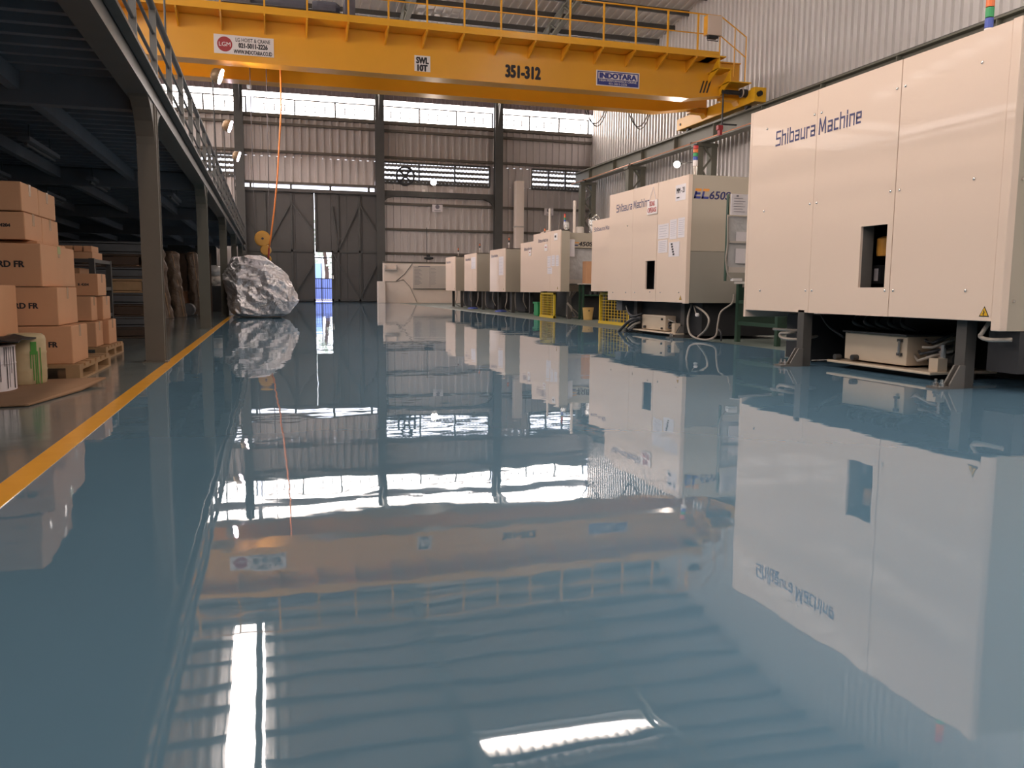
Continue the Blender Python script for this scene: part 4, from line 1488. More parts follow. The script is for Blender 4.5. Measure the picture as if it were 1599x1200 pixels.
hose(M2, [flat(1080, 475, 5.0), flat(1074, 498, 4.92), flat(1076, 518, 4.9), flat(1084, 527, 4.9), flat(1100, 531, 4.9), flat(1114, 529, 4.95)], .013, 'hose')
hose(M2, [flat(1085, 478, 5.0), flat(1100, 488, 4.95), flat(1107, 500, 4.92), flat(1102, 515, 4.9), flat(1089, 527, 4.92)], .012, 'hose')
hose(M2, [flat(1083, 478, 4.98), flat(1087, 490, 4.95), flat(1088.5, 492, 4.95)], .008, 'hose')
MB().lathe([(.012, 0), (.024, .01), (.026, .03), (.014, .045)], tuple(flat(1088.5, 495, 4.95)), 12).build('plug', 'sign_white', M2)
hose(M2, [flat(1146, 460, 5.25), flat(1143, 474, 5.2), flat(1126, 487, 5.1), flat(1121, 505, 5.05), flat(1118, 524, 5.0), flat(1108, 530, 4.98)], .011, 'hose')
hose(M2, [flat(1126, 533, 5.0), flat(1126, 520, 5.0), flat(1122, 514, 5.02)], .011, 'hose_dark')


# papers and the hanging sign on the second machine (separate things)
def paper(px0, py0, px1, py1, xf, label, lines=6, grp=None, tilt=0.0, bold=False):
    a, b = AX(px0, py0, xf), AX(px1, py1, xf)
    c_ = AX((px0 + px1) / 2, (py0 + py1) / 2, xf)
    hw, hh = (a.y - b.y) / 2, (a.z - b.z) / 2
    # height measured at the centre line only
    t0, t1 = AX((px0 + px1) / 2, py0, xf), AX((px0 + px1) / 2, py1, xf)
    hh = (t0.z - t1.z) / 2
    t_ = thing('paper_sheet', (xf, c_.y, c_.z - hh), label, 'paper', grp)
    MB().box(xf - .0025, xf - .0005, c_.y - hw, c_.y + hw, c_.z - hh, c_.z + hh).build('sheet', 'paper', t_)
    ln_ = MB()
    for k in range(lines):
        z = c_.z + hh * (.72 - 1.4 * k / max(1, lines - 1))
        if bold:
            yy = c_.y + hw * .5 - hw * .1 * k
            ln_.box(xf - .0032, xf - .0025, yy - hw * .22, yy + hw * .1, z - .012, z + .012)
        else:
            ln_.box(xf - .0032, xf - .0025, c_.y - hw * (.75 - .12 * (k % 3)), c_.y + hw * .75, z - .0025, z + .0025)
    ln_.build('print', 'ink' if bold else 'ink_light', t_)
    t_.rotation_euler = (tilt, 0, 0)
    return t_


XP = X2 - .001
paper(1028, 350, 1044, 373, XP, 'white sheet with a drawn chart, upper left of the taped papers', 5)
paper(1046.5, 343, 1056.5, 373.5, XP, 'narrow pale sheet between two others in the upper row of papers', 8)
paper(1059, 340, 1070, 371, XP, 'pale printed sheet nearest the machine edge in the upper row', 8)
paper(1028, 375, 1042, 395, XP, 'plain lilac sheet, lower left of the taped papers', 6)
paper(1044.5, 378, 1060.5, 401, XP, 'white sheet with bold black handwriting, lowest of the taped papers', 5, bold=True)
a, b = AX(1012.5, 314, XP), AX(1027.5, 334, XP)
hs = thing('hanging_sign', (XP - .012, (a.y + b.y) / 2, 1.5), 'white hanging sign with red words on the second machine', 'sign')
zt_, zb_ = AX(1020, 313, XP).z, AX(1020, 336, XP).z
MB().box(XP - .016, XP - .004, b.y, a.y, zb_ + .01, zt_).build('plate', 'sign_white', hs, bevel=.004)
text('word', 'TIDAK', .062, 'red', hs, (XP - .016, (a.y + b.y) / 2, zb_ + .115), NX, UP, .01, 'CENTER', (a.y - b.y) * .56)
text('word', 'OPERASI', .062, 'red', hs, (XP - .016, (a.y + b.y) / 2, zb_ + .035), NX, UP, .01, 'CENTER', (a.y - b.y) * .84)
top = AX(1021, 292, XP)
for yy in (b.y + .05, a.y - .05):
    MB().tube([(XP - .01, yy, zt_), (XP - .004, (a.y + b.y) / 2, min(top.z, B1))], .003, 5).build('string', 'paper', hs)

# ------------------------------------------------ bench and notice rack between the first two machines
bn = thing('work_bench', (5.7, 8.25, 0), 'green steel work bench between the two nearest machines', 'bench')
for (x, y) in ((5.30, 7.75), (5.30, 8.55), (6.3, 7.75), (6.3, 8.55)):
    MB().box(x - .025, x + .025, y - .025, y + .025, 0, .70).build('leg', 'bench_green', bn)
MB().box(5.26, 6.34, 7.7, 8.6, .68, .705).build('bench_top', 'board_grey', bn)
MB().box(5.28, 6.32, 7.73, 7.77, .20, .24).build('stretcher', 'bench_green', bn)
MB().box(5.28, 5.32, 7.75, 8.55, .20, .24).build('stretcher', 'bench_green', bn)
MB().box(5.28, 5.32, 7.75, 8.55, .45, .49).build('stretcher', 'bench_green', bn)
MB().box(5.28, 6.32, 8.52, 8.56, .20, .64).build('back_sheet', 'bench_green', bn)
nr = thing('notice_rack', (5.8, 8.1, .705), 'grey rack with a white notice sheet standing on the green bench', 'rack')
q0, q1 = AY(1139.5, 303, 8.05), AY(1139.5, 336, 8.05)
x0 = q0.x
MB().box(x0 - .012, x0, 8.05, 8.09, .705, q0.z).build('upright', 'bench_green', nr)
MB().box(x0, x0 + .75, 8.06, 8.08, .86, q1.z - .01).build('rear_sheet', 'film', nr)
MB().box(x0 + .02, x0 + .75, 8.05, 8.07, .80, .86).build('shelf_edge', 'board_grey', nr)
MB().box(x0 + .02, x0 + .75, 8.04, 8.06, 1.12, 1.14).build('shelf_edge', 'board_grey', nr)
MB().box(x0 + .1, x0 + .4, 8.045, 8.055, 1.14, 1.24).build('document', 'paper', nr)
MB().box(x0 + .1, x0 + .4, 8.045, 8.055, .90, 1.06).build('document', 'paper', nr)
np_ = MB().box(x0 + .01, x0 + .42, 8.025, 8.04, q1.z, q0.z).build('notice_sheet', 'paper', nr)
ln_ = MB()
for k in range(6):
    z = q0.z - .05 - k * .028
    ln_.box(x0 + .04, x0 + .15 + .03 * (k % 2), 8.022, 8.025, z, z + .004)
ln_.box(x0 + .07, x0 + .095, 8.022, 8.025, q0.z - .03, q0.z - .012)
ln_.build('print', 'ink_grey', np_)
hose(nr, [(x0 - .03, 8.02, q1.z), (x0 - .02, 8.02, 1.1), (x0 - .035, 8.02, .95), (x0 - .01, 8.02, .80), (x0 + .03, 8.0, .73)], .010, 'hose')
MB().box(x0 + .03, x0 + .14, 7.96, 8.02, .706, .735).build('socket', 'sign_white', nr)


# ------------------------------------------------ smaller machines of the row
def small_machine(label, xf, y0, y1, z0, z1, depth, name_px, tower, endlogo=None, tower_h=.16, open_end=False):
    t_ = thing('moulding_machine', (xf + .5, (y0 + y1) / 2, 0), label, 'machine', 'injection moulding machines along the aisle')
    ym = y0 + (y1 - y0) * .35
    MB().box(xf, xf + PT, ym + .004, y1, z0, z1).build('front_panel', 'panel_white', t_, bevel=.003)
    MB().box(xf, xf + PT, y0, ym - .004, z0, z1).build('front_panel', 'panel_white', t_, bevel=.003)
    MB().box(xf + .01, xf + .03, y0 + .02, y1 - .02, z0 + .02, z1 - .02).build('panel_backing', 'seam', t_)
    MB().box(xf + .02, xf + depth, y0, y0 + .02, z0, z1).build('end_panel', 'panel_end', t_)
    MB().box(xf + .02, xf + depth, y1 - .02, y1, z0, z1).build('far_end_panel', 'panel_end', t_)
    MB().box(xf + .02, xf + depth, y0, y1, z1 - .02, z1).build('top_panel', 'panel_white', t_)
    MB().box(xf + .06, xf + depth - .02, y0 + .04, y1 - .04, z0 + .0, z1 - .04).build('inner_frame', 'dark', t_)
    if not open_end:
        MB().box(xf + depth - .02, xf + depth + 1.2, y0 + .1, y1 - .1, z0, z1 - .12).build('rear_body', 'panel_end', t_)
    MB().box(xf + .55, xf + depth + 1.1, y0 + .05, y1 - .05, .02, z0).build('base_block', 'dark', t_)
    for yy in (y0 + .12, y1 - .12):
        MB().box(xf + .20, xf + .28, yy - .04, yy + .04, 0, z0).build('leg', 'leg_dark', t_)
    a_, b_ = name_px
    block_text('maker_name', 'Shibaura Machine', .065, 'navy', t_, (xf, y1 - a_ * (y1 - y0), z1 - .19), NX, b_ * (y1 - y0))
    warn_triangle(xf, y0 + .14, z0 + .07, .05, t_)
    if tower:
        signal_tower(xf + .12, y0 + .10, z1, tower_h, .020, t_, tower, .10)
    return t_


TW = ('dark', 'orange')
M3 = small_machine('cream moulding machine half hidden behind the second machine', 5.5, 12.15, 13.70, .57, 1.80, 1.3, (.06, .62), None)
M4 = small_machine('cream moulding machine with a number plate and papers above the yellow mesh guard', 5.6, 15.62, 17.39, .555, 1.785, .20, (.20, .36), ('blue', 'green', 'orange', 'red'), tower_h=.22, open_end=True)
M5 = small_machine('cream moulding machine partly hidden behind the one with a number plate', 5.9, 17.75, 19.32, .525, 1.70, .5, (.18, .40), ('dark', 'orange'))
M6 = small_machine('cream moulding machine, third from the far end of the row', 5.7, 19.97, 21.48, .525, 1.615, .9, (.10, .42), TW)
M7 = small_machine('cream moulding machine, second from the far end of the row', 5.7, 22.97, 24.49, .525, 1.615, .9, (.10, .42), TW)
M8 = small_machine('cream moulding machine at the far end of the row by the chart board', 5.7, 25.76, 27.24, .525, 1.615, .9, (.10, .42), TW)
for M_, y0 in ((M6, 19.97), (M7, 22.97), (M8, 25.76)):
    MB().box(6.35, 6.55, y0 - .004, y0, 1.40, 1.45).build('model_mark', 'navy', M_)
    for k in range(3):
        xx = 5.78 + .22 * k
        hose(M_, [(xx, y0 + .1, .52), (xx - .03, y0 + .02, .3), (xx + .06 * (k - 1), y0 + .05, .12), (xx + .1, y0 + .2, .03)], .012, 'hose')
# plate and hung tags
q = AX(868, 370, 5.6)
npl = MB().box(5.594, 5.6, q.y - .10, q.y + .10, q.z - .07, q.z + .07).build('number_plate', 'sign_white', M4, bevel=.01)
text('plate_text', 'MM', .05, 'ink', npl, (5.594, q.y + .05, q.z - .02), NX, UP, .02, 'LEFT', .09)
for (px, py, xf, lab) in ((853, 387, 5.6, 'small white tag hanging on the machine with the number plate'),
                          (828, 395, 5.9, 'small white tag hanging on the partly hidden machine')):
    q = AX(px, py, xf)
    tg = thing('hanging_tag', (xf - .01, q.y, q.z - .07), lab, 'tag')
    MB().box(xf - .012, xf - .004, q.y - .09, q.y + .09, q.z - .07, q.z + .07).build('plate', 'sign_white', tg, bevel=.004)
    MB().box(xf - .0135, xf - .012, q.y - .05, q.y + .05, q.z - .0, q.z + .02).build('print', 'red_dull', tg)
    MB().tube([(xf - .006, q.y, q.z + .07), (xf - .004, q.y - .02, q.z + .2)], .003, 5).build('string', 'paper', tg)
paper(855, 400, 860, 417, 5.599, 'narrow sheet, left of three papers on the machine with the number plate', 4)
paper(861.5, 399, 866.5, 416, 5.599, 'narrow sheet, middle of three papers on the machine with the number plate', 4)
paper(868, 399, 872.5, 416, 5.599, 'narrow sheet, right of three papers on the machine with the number plate', 4)
paper(855, 418, 862, 428, 5.599, 'small sheet below three papers on the machine with the number plate', 3)
paper(745 - 9, 402, 742.5, 420, 5.699, 'curled sheet on the second machine from the far end', 3)
paper(779, 401, 786, 430, 5.699, 'long paper strip on the third machine from the far end', 5)
# open end of the machine with the model mark 450
EY = 15.75
o = MB().box(5.80, 7.3, EY + .1, 17.3, .70, 1.74).build('injection_unit', 'film', M4)
MB().box(5.80, 6.6, EY + .02, EY + .1, 1.44, 1.74).build('unit_header', 'panel_end', M4)
MB().box(5.80, 6.6, EY + .0, EY + .1, .72, .80).build('unit_shelf', 'board_grey', M4)
MB().box(5.79, 5.83, EY + .0, EY + .1, .55, 1.74).build('unit_post', 'panel_low', M4)
text('model_number', '450S', .085, 'ink', M4, (6.04, EY + .02, 1.475), (1, 0, 0), UP, .03, 'LEFT', .30, .2)
MB().box(5.95, 6.03, EY + .015, EY + .02, 1.475, 1.50).build('logo_mark', 'navy', M4)
MB().box(5.95, 6.05, EY + .015, EY + .02, 1.53, 1.55).build('logo_bar', 'logo_orange', M4)
ns = MB().box(5.80, 5.94, EY - .04, EY - .02, 1.25, 1.60).build('notice_sheet', 'paper', M4, bevel=.01)
# feeders and pipes on top of the row
hp = thing('material_feeder', (6.3, 15.9, 1.74), 'shiny vacuum feeder standing on the machine marked 450', 'feeder')
MB().lathe([(.05, 1.74), (.07, 1.80), (.07, 1.90), (.09, 1.92), (.09, 2.02), (.06, 2.06)], (6.43, 16.0, 0), 16).build('receiver', 'chrome', hp)
MB().lathe([(.09, 1.74), (.09, 1.86), (.06, 1.88)], (6.15, 16.0, 0), 16).build('blower', 'board_grey', hp)
hose(hp, [(6.43, 16.0, 2.05), (6.50, 16.0, 2.12), (6.58, 16.0, 2.05), (6.6, 16.0, 1.85)], .022, 'chrome')
MB().tube([(6.03, 16.0, 1.72), (6.03, 16.0, 2.4)], .03, 10).build('riser_pipe', 'plaster', hp)
hp2 = thing('material_feeder', (5.8, 16.5, 1.785), 'small shiny feeder beside the signal tower of the machine with the number plate', 'feeder')
MB().lathe([(.04, 1.785), (.04, 1.83), (.06, 1.85), (.06, 1.95), (.03, 1.98)], (5.85, 16.0, 0), 14).build('receiver', 'chrome', hp2)
hp3 = thing('riser_pipe', (6.1, 18.3, 1.70), 'thin pale riser pipe behind the partly hidden machine', 'pipe')
MB().tube([(6.25, 18.2, 1.69), (6.25, 18.2, 2.45)], .025, 10).build('pipe', 'plaster', hp3)
MB().tube([(6.25, 18.2, 1.95), (6.05, 18.2, 1.88), (6.0, 18.2, 1.80), (6.0, 18.2, 1.70)], .02, 8).build('elbow', 'plaster', hp3)


# ------------------------------------------------ mesh guards under the row, bin, bench, small things
def cage(label, x, y0, y1, h):
    t_ = thing('mesh_guard', (x, (y0 + y1) / 2, 0), label, 'guard')
    MB().box(x - .02, x + .02, y0, y0 + .045, 0, h).build('post', 'cage_yellow', t_)
    MB().box(x - .02, x + .02, y1 - .045, y1, 0, h).build('post', 'cage_yellow', t_)
    MB().box(x - .02, x + .02, y0, y1, h - .04, h).build('top_rail', 'cage_yellow', t_)
    MB().box(x - .03, x + .03, y0, y1, .0, .05).build('bottom_rail', 'cage_yellow', t_)
    n = 10
    for k in range(1, n):
        yy = y0 + (y1 - y0) * k / n
        MB().box(x - .005, x + .005, yy - .004, yy + .004, .04, h - .03).build('mesh_wire', 'cage_yellow', t_)
    for k in range(1, 9):
        z = .05 + (h - .09) * k / 9
        MB().box(x - .005, x + .005, y0 + .03, y1 - .03, z - .0035, z + .0035).build('mesh_wire', 'cage_yellow', t_)
    return t_


cage('yellow mesh guard under the machine with the number plate', 5.68, 16.15, 17.05, .53)
cage('yellow mesh guard beside the black hoses of the second machine', 5.70, 12.45, 13.75, .55)
q = AG(918, 498.5)
q.y, q.x = 15.25, AY(918, 498, 15.25).x
bi = thing('waste_bin', (q.x, q.y, 0), 'tan plastic bin standing in the gap between machines', 'bin')
MB().lathe([(.085, 0), (.088, .01), (.112, .24), (.116, .245), (.108, .245), (.085, .02), (.0, .02)], (q.x, q.y, 0), 24).build('body', 'bin_tan', bi, smooth=False)
MB().box(q.x - .03, q.x - .01, q.y - .108, q.y - .10, .17, .20).build('sticker', 'ink', bi)
wb2 = thing('work_bench', (6.5, 15.2, 0), 'dark green work bench in the gap behind the tan bin', 'bench')
for (x, y) in ((6.02, 15.42), (7.1, 15.42), (7.1, 15.6), (6.02, 15.6)):
    MB().box(x - .02, x + .02, y - .02, y + .02, 0, .70).build('leg', 'bench_green', wb2)
MB().box(5.98, 7.15, 15.38, 15.64, .70, .72).build('bench_top', 'board_grey', wb2)
MB().box(6.05, 7.1, 15.55, 15.6, .02, .69).build('back_sheet', 'dark', wb2)
for k in range(3):
    MB().lathe([(.03, 0), (.03, .06)], (6.2 + .1 * k, 15.47, .50 + .0 * k), 10).build('fitting', 'dark_metal', wb2)
MB().box(6.05, 7.1, 15.4, 15.6, .47, .50).build('shelf', 'bench_green', wb2)
cb = MB().box(6.08, 6.42, 15.42, 15.62, .72, 1.16).build('carton', 'cardboard', origin=(6.25, 15.5, .72))
tag(cb, 'upright brown carton on the dark bench beside the 450 mark', 'box')
gb = thing('green_crate', (5.91, 17.77, 0), 'small green crate on the floor under the partly hidden machine', 'crate')
q = AG(833, 484)
MB().box(5.80, 6.02, 17.62, 17.92, 0, .30).build('body', 'green', gb, bevel=.01)
MB().box(5.78, 6.04, 17.60, 17.94, .27, .31).build('rim', 'green', gb)
for k, (px, lab) in enumerate(((736, 'small blue scrap mat under the second machine from the far end'), (771, 'small blue scrap mat under the third machine from the far end'))):
    q = AG(px, 477.5)
    o = MB()
    o.lathe([(.16, 0), (.15, .03), (.05, .05)], (5.85, 24.0 if k == 0 else 20.9, 0), 14)
    tag(o.build('floor_mat', 'blue', origin=(5.85, 24 if k == 0 else 20.9, 0)), lab, 'mat')
for k in range(4):
    hose(M4, [(5.85 + .06 * k, 15.7 + .05 * k, .56), (5.83, 15.72, .35), (5.9 - .03 * k, 15.7, .2 + .03 * k), (5.8 + .1 * k, 15.75, .06), (5.95, 15.8, .03)], .012, 'hose')

# ================================================================== STORAGE UNDER THE MEZZANINE
def carton(label, xr, y0, y1, z0, z1, w, txt=None, tpos=.02, tape=True, tsize=.035, group='cartons stacked under the mezzanine', rz=0.0, green=False):
    t_ = thing('cardboard_box', (xr - w / 2, (y0 + y1) / 2, z0), label, 'box', group)
    x0_, x1_ = xr - w, xr
    MB().box(x0_, x1_, y0, y1, z0 + .001, z1 - .001).build('body', 'cardboard', t_, bevel=.006)
    if tape:
        ym = (y0 + y1) / 2
        tp = MB()
        tp.box(x0_, x1_ + .0012, ym - .025, ym + .025, z1 - .001, z1 + .0005)
        tp.box(x1_, x1_ + .0014, ym - .025, ym + .025, z1 - .075, z1)
        tp.build('tape', 'tape', t_)
    if green:
        MB().box(x1_, x1_ + .0015, (y0 + y1) / 2 - .03, (y0 + y1) / 2 + .05, z1 - .05, z1).build('green_tape', 'tape_green', t_)
    if txt:
        text('print', txt, tsize, 'ink', t_, (tpos, y0, z0 + (z1 - z0) * .45), (1, 0, 0), UP, .035, 'LEFT')
    t_.rotation_euler = (0, 0, rz)
    return t_


def pallet(label, x0, x1, y0, y1, h=.1, m='wood'):
    t_ = thing('wooden_pallet', ((x0 + x1) / 2, (y0 + y1) / 2, 0), label, 'pallet', 'wooden pallets under the mezzanine')
    n = 6
    for k in range(n):
        a = y0 + (y1 - y0) * k / n
        MB().box(x0, x1, a, a + (y1 - y0) / n * .72, h - .018, h).build('deck_board', m, t_)
    for xx in (x0, (x0 + x1) / 2 - .04, x1 - .08):
        MB().box(xx, xx + .08, y0, y1, h - .034, h - .018).build('stringer', m, t_)
        for yy in (y0, (y0 + y1) / 2 - .045, y1 - .09):
            MB().box(xx, xx + .08, yy, yy + .09, .014, h - .034).build('block', m, t_)
        MB().box(xx, xx + .08, y0, y1, 0, .014).build('bottom_board', m, t_)
    return t_


pallet('wooden pallet under the front stack of large cartons', -2.4, -1.16, 5.72, 6.78, .1)
pallet('wooden pallet under the row of small cartons behind the front stack', -2.6, -1.29, 7.35, 8.2, .1)
YA = 5.80
carton('bottom carton of the front stack, lettered FR', -1.21, YA, 6.26, .10, .343, .62, 'FR', -1.345, tsize=.033)
carton('carton lettered RD FR, second from the bottom of the front stack', -1.28, YA, 6.34, .345, .588, .62, 'RD FR', -1.525, tsize=.034)
carton('widest carton lettered RD FR with green tape, third up the front stack', -1.36, YA, 6.71, .59, .86, .62, 'RD FR', -1.60, tsize=.037, green=True)
carton('carton marked 4204, near one of the pair on the fourth layer', -1.44, YA, 6.20, .88, 1.05, .5, 'R 4204', -1.60, tsize=.020)
carton('plain carton behind the one marked 4204 on the fourth layer', -1.44, 6.21, 6.64, .88, 1.05, .5)
carton('top carton of the front stack, near one of the pair', -1.45, YA, 6.19, 1.055, 1.235, .5, 'R 4204', -1.66, tsize=.020)
carton('top carton of the front stack, far one of the pair', -1.45, 6.20, 6.64, 1.055, 1.23, .5)
carton('flat carton lying between the third and fourth layers of the front stack', -1.40, 5.9, 6.66, .862, .878, .5, tape=False)
# small cartons behind
carton('carton marked 4204 on top of the small cartons behind the front stack', -1.37, 7.6, 7.95, .515, .70, .4, 'R 4204', -1.52, tsize=.020)
carton('near small carton in the middle layer behind the front stack', -1.40, 7.45, 7.68, .31, .51, .3)
carton('far small carton in the middle layer behind the front stack', -1.36, 7.72, 8.05, .31, .51, .3)
carton('near small carton in the bottom layer behind the front stack', -1.36, 7.38, 7.66, .10, .305, .3)
carton('far small carton in the bottom layer behind the front stack', -1.32, 7.70, 8.05, .10, .31, .3)
carton('large carton with open flaps at the left picture edge', -1.49, 5.35, 5.72, .30, .60, .6, tape=False)
MB().box(-1.50, -1.485, 5.34, 5.72, .22, .60)
# flattened cardboard on the floor, drums
fc = MB()
fc.add([(-2.6, 4.35, .004), (-1.16, 4.55, .004), (-1.04, 5.15, .004), (-.98, 5.55, .03), (-1.5, 5.55, .004), (-2.6, 5.5, .004),
        (-2.6, 4.35, .012), (-1.16, 4.55, .012), (-1.04, 5.15, .012), (-.98, 5.55, .038), (-1.5, 5.55, .012), (-2.6, 5.5, .012)],
       [(5, 4, 3, 2, 1, 0), (6, 7, 8, 9, 10, 11), (0, 1, 7, 6), (1, 2, 8, 7), (2, 3, 9, 8), (3, 4, 10, 9), (4, 5, 11, 10), (5, 0, 6, 11)])
tag(fc.build('flattened_carton', 'cardboard_dark', origin=(-1.6, 4.9, 0)), 'flattened brown cardboard lying under the paint containers', 'cardboard')
dr = thing('plastic_drum', (-1.327, 5.41, .012), 'cream plastic canister with green paint runs beside the cartons', 'canister')
dx, dy_, R_ = -1.377, 5.407, .105
prof = [(.085, .012), (.10, .03), (.105, .06), (.105, .10), (.108, .11), (.105, .12), (.105, .20), (.108, .21), (.105, .22), (.105, .285), (.10, .305), (.085, .318), (.04, .322)]
MB().lathe(prof, (dx, dy_, 0), 28).build('body', 'drum_cream', dr, smooth=True)
for k, (a, z0_, z1_, wd) in enumerate(((-.95, .20, .275, .30), (-.78, .03, .22, .07), (-1.0, .05, .22, .05), (-.60, .02, .24, .06), (-1.12, .12, .22, .05), (-.88, .02, .2, .05))):
    n_ = 6
    vs, fs = [], []
    for i in range(n_ + 1):
        aa = a - wd / 2 + wd * i / n_
        for z in (z0_, (z0_ + z1_) / 2, z1_):
            vs.append((dx + .1095 * math.cos(aa), dy_ + .1095 * math.sin(aa), z))
    for i in range(n_):
        for j in range(2):
            fs.append((i * 3 + j, (i + 1) * 3 + j, (i + 1) * 3 + j + 1, i * 3 + j + 1))
    MB().add(vs, fs).build('paint_run', 'paint_green', dr)
cn = thing('paint_can', (-1.447, 5.15, .012), 'pale paint can with dark paint runs at the left picture edge', 'can')
cx, cy_ = -1.522, 5.147
MB().lathe([(.15, .012), (.155, .02), (.155, .165), (.158, .17), (.155, .175), (.155, .262), (.160, .27), (.150, .272)], (cx, cy_, 0), 32).build('body', 'paper', cn)
for k in range(16):
    a = -1.9 + k * .115 + random.uniform(-.03, .03)
    zl = random.uniform(.02, .16)
    p0_ = (cx + .158 * math.cos(a), cy_ + .158 * math.sin(a), .262)
    p1_ = (cx + .158 * math.cos(a), cy_ + .158 * math.sin(a), zl)
    MB().tube([p0_, p1_], random.uniform(.0012, .0025), 5).build('paint_run', 'ink', cn)
lid = MB()
vs, fs = [], []
for i in range(9):
    for j in range(7):
        x = cx - .2 + .42 * i / 8
        y = cy_ - .17 + .5 * j / 6
        vs.append((x, y, .285 + .035 * noise.noise(Vector((x * 9, y * 9, 0))) + .012))
for i in range(8):
    for j in range(6):
        fs.append((i * 7 + j, (i + 1) * 7 + j, (i + 1) * 7 + j + 1, i * 7 + j + 1))
lo_ = lid.add(vs, fs).build('plastic_sheet', 'dark', origin=(cx, cy_, .29))
sm = lo_.modifiers.new('thick', 'SOLIDIFY')
sm.thickness = .006
tag(lo_, 'crumpled dark plastic sheet lying over the paint can', 'sheet')

# dark stacks of crates and frames behind the cartons
sy_ = 10.3
zc_ = 0.0
mats_ = ['wood_dark', 'crate_grey', 'wood_dark', 'crate_grey', 'wood', 'crate_grey', 'wood_dark', 'crate_grey']
names_ = ('bottom crate', 'second crate', 'third crate', 'fourth crate', 'fifth crate', 'sixth crate', 'seventh crate', 'top crate')
for k in range(8):
    h_ = (.13, .12, .14, .13, .16, .13, .15, .14)[k]
    dx_ = (.0, .03, -.02, .02, -.03, .0, -.05, -.02)[k]
    cr_ = thing('storage_crate', (-1.75 + dx_, sy_, zc_), '%s of the dark stack behind the near mezzanine column' % names_[k], 'crate', 'crates stacked behind the near column')
    x0_, x1_ = -2.5 + dx_, -1.34 + dx_
    MB().box(x0_, x1_, sy_, sy_ + .8, zc_ + .002, zc_ + .02).build('bottom', mats_[k], cr_)
    for q_ in range(4):
        yy = sy_ + q_ * .2533
        MB().box(x1_ - .03, x1_, yy, yy + .04, zc_ + .02, zc_ + h_ - .02).build('upright', 'board_grey' if k % 3 == 1 else mats_[k], cr_)
    MB().box(x0_, x1_, sy_ + .0, sy_ + .02, zc_ + .03, zc_ + h_ - .03).build('side_board', mats_[k], cr_)
    MB().box(x0_, x1_, sy_, sy_ + .8, zc_ + h_ - .02, zc_ + h_ - .002).build('top', mats_[k], cr_)
    if k in (2, 4, 6):
        MB().box(x1_ - .30, x1_ - .06, sy_ + .02, sy_ + .3, zc_ + .022, zc_ + h_ - .024).build('content', 'cardboard_dark', cr_)
    zc_ += h_
tl = thing('storage_crate', (-2.1, 8.8, .86), 'pale wooden crate with slats high in the dark behind the cartons', 'crate')
MB().box(-2.0, -1.66, 9.0, 9.5, .86, .93).build('body', 'cardboard', tl)
for k in range(4):
    MB().box(-2.0 + .085 * k, -2.0 + .085 * k + .07, 9.05, 9.4, .935, .99).build('slat', 'cardboard', tl)
rk_ = thing('storage_rack', (-2.2, 9.4, 0), 'dark steel rack holding the pale crate behind the cartons', 'rack')
for (x, y) in ((-2.9, 8.75), (-1.62, 8.75), (-2.9, 9.6), (-1.62, 9.6)):
    MB().box(x - .025, x + .025, y - .025, y + .025, 0, .86).build('upright', 'dark_metal', rk_)
for z in (.28, .55, .82):
    MB().box(-2.93, -1.6, 8.72, 9.63, z, z + .035).build('shelf', 'dark_metal', rk_)
carton('dark carton on the middle shelf of the rack behind the cartons', -1.75, 8.85, 9.4, .587, .77, .5, tape=False)


# tall wrapped rolls and boards leaning in the dark between the columns
def wrapped_roll(label, x, y, r, h, lean, seed):
    t_ = thing('wrapped_roll', (x, y, 0), label, 'roll', 'film-wrapped rolls between the mezzanine columns')
    vs, fs = [], []
    n, m = 18, 30
    for j in range(m + 1):
        z = h * j / m
        for i in range(n):
            a = 2 * PI * i / n
            rr = r * (1 + .28 * noise.noise(Vector((math.cos(a) * 1.6 + seed, math.sin(a) * 1.6, z * 7 + seed))))
            if j == m:
                rr *= .6
            vs.append((x + lean * (h - z) * .6 + rr * math.cos(a), y + rr * math.sin(a), z + .004))
    for j in range(m):
        for i in range(n):
            i2 = (i + 1) % n
            fs.append((j * n + i, j * n + i2, (j + 1) * n + i2, (j + 1) * n + i))
    fs.append(tuple(m * n + i for i in range(n)))
    MB().add(vs, fs).build('wrapping', 'wrap_brown', t_, smooth=True)
    MB().tube([(x + lean * h * .6 + r * .7, y - r * .75, .02), (x + r * .3, y - r * .95, h)], .008, 5).build('cord', 'tape', t_)


wrapped_roll('tall film-wrapped roll directly behind the near mezzanine column', -2.02, 16.6, .16, 1.33, .16, 2.0)
wrapped_roll('tall film-wrapped roll in the middle of the dark bay', -1.82, 17.3, .14, 1.27, .16, 9.0)
wrapped_roll('short film-wrapped roll beside the second mezzanine column', -1.52, 18.3, .13, 1.30, .10, 15.0)
dp = thing('dark_partition', (-2.0, 19.3, 0), 'dark brown boards standing behind the wrapped rolls', 'boards')
for k in range(5):
    MB().box(-3.4 + .44 * k, -3.4 + .44 * k + .43, 19.3, 19.36, 0, 1.32).build('board', 'wood_dark', dp)
carton('low carton on the floor behind the wrapped rolls', -1.44, 18.5, 19.1, .0, .50, .55, tape=False)
lr = thing('film_roll', (-1.65, 17.6, 0), 'small dark roll lying on the floor by the second column', 'roll')
MB().lathe([(.05, -.02), (.12, -.02), (.13, .0), (.13, .3), (.12, .32), (.05, .32)], (-1.56, 17.55, .135), 20, 'y').build('roll', 'crate_grey', lr)
MB().tube([(-1.62, 17.5, .02), (-1.5, 17.48, .015), (-1.38, 17.45, .04)], .02, 6).build('tail', 'crate_grey', lr)
gs = thing('gas_bundle', (-1.32, 21.2, 0), 'pale sacks piled on a dark cabinet between the far columns', 'sacks')
MB().box(-1.75, -1.02, 21.0, 21.5, 0, .62).build('cabinet', 'dark', gs, bevel=.01)
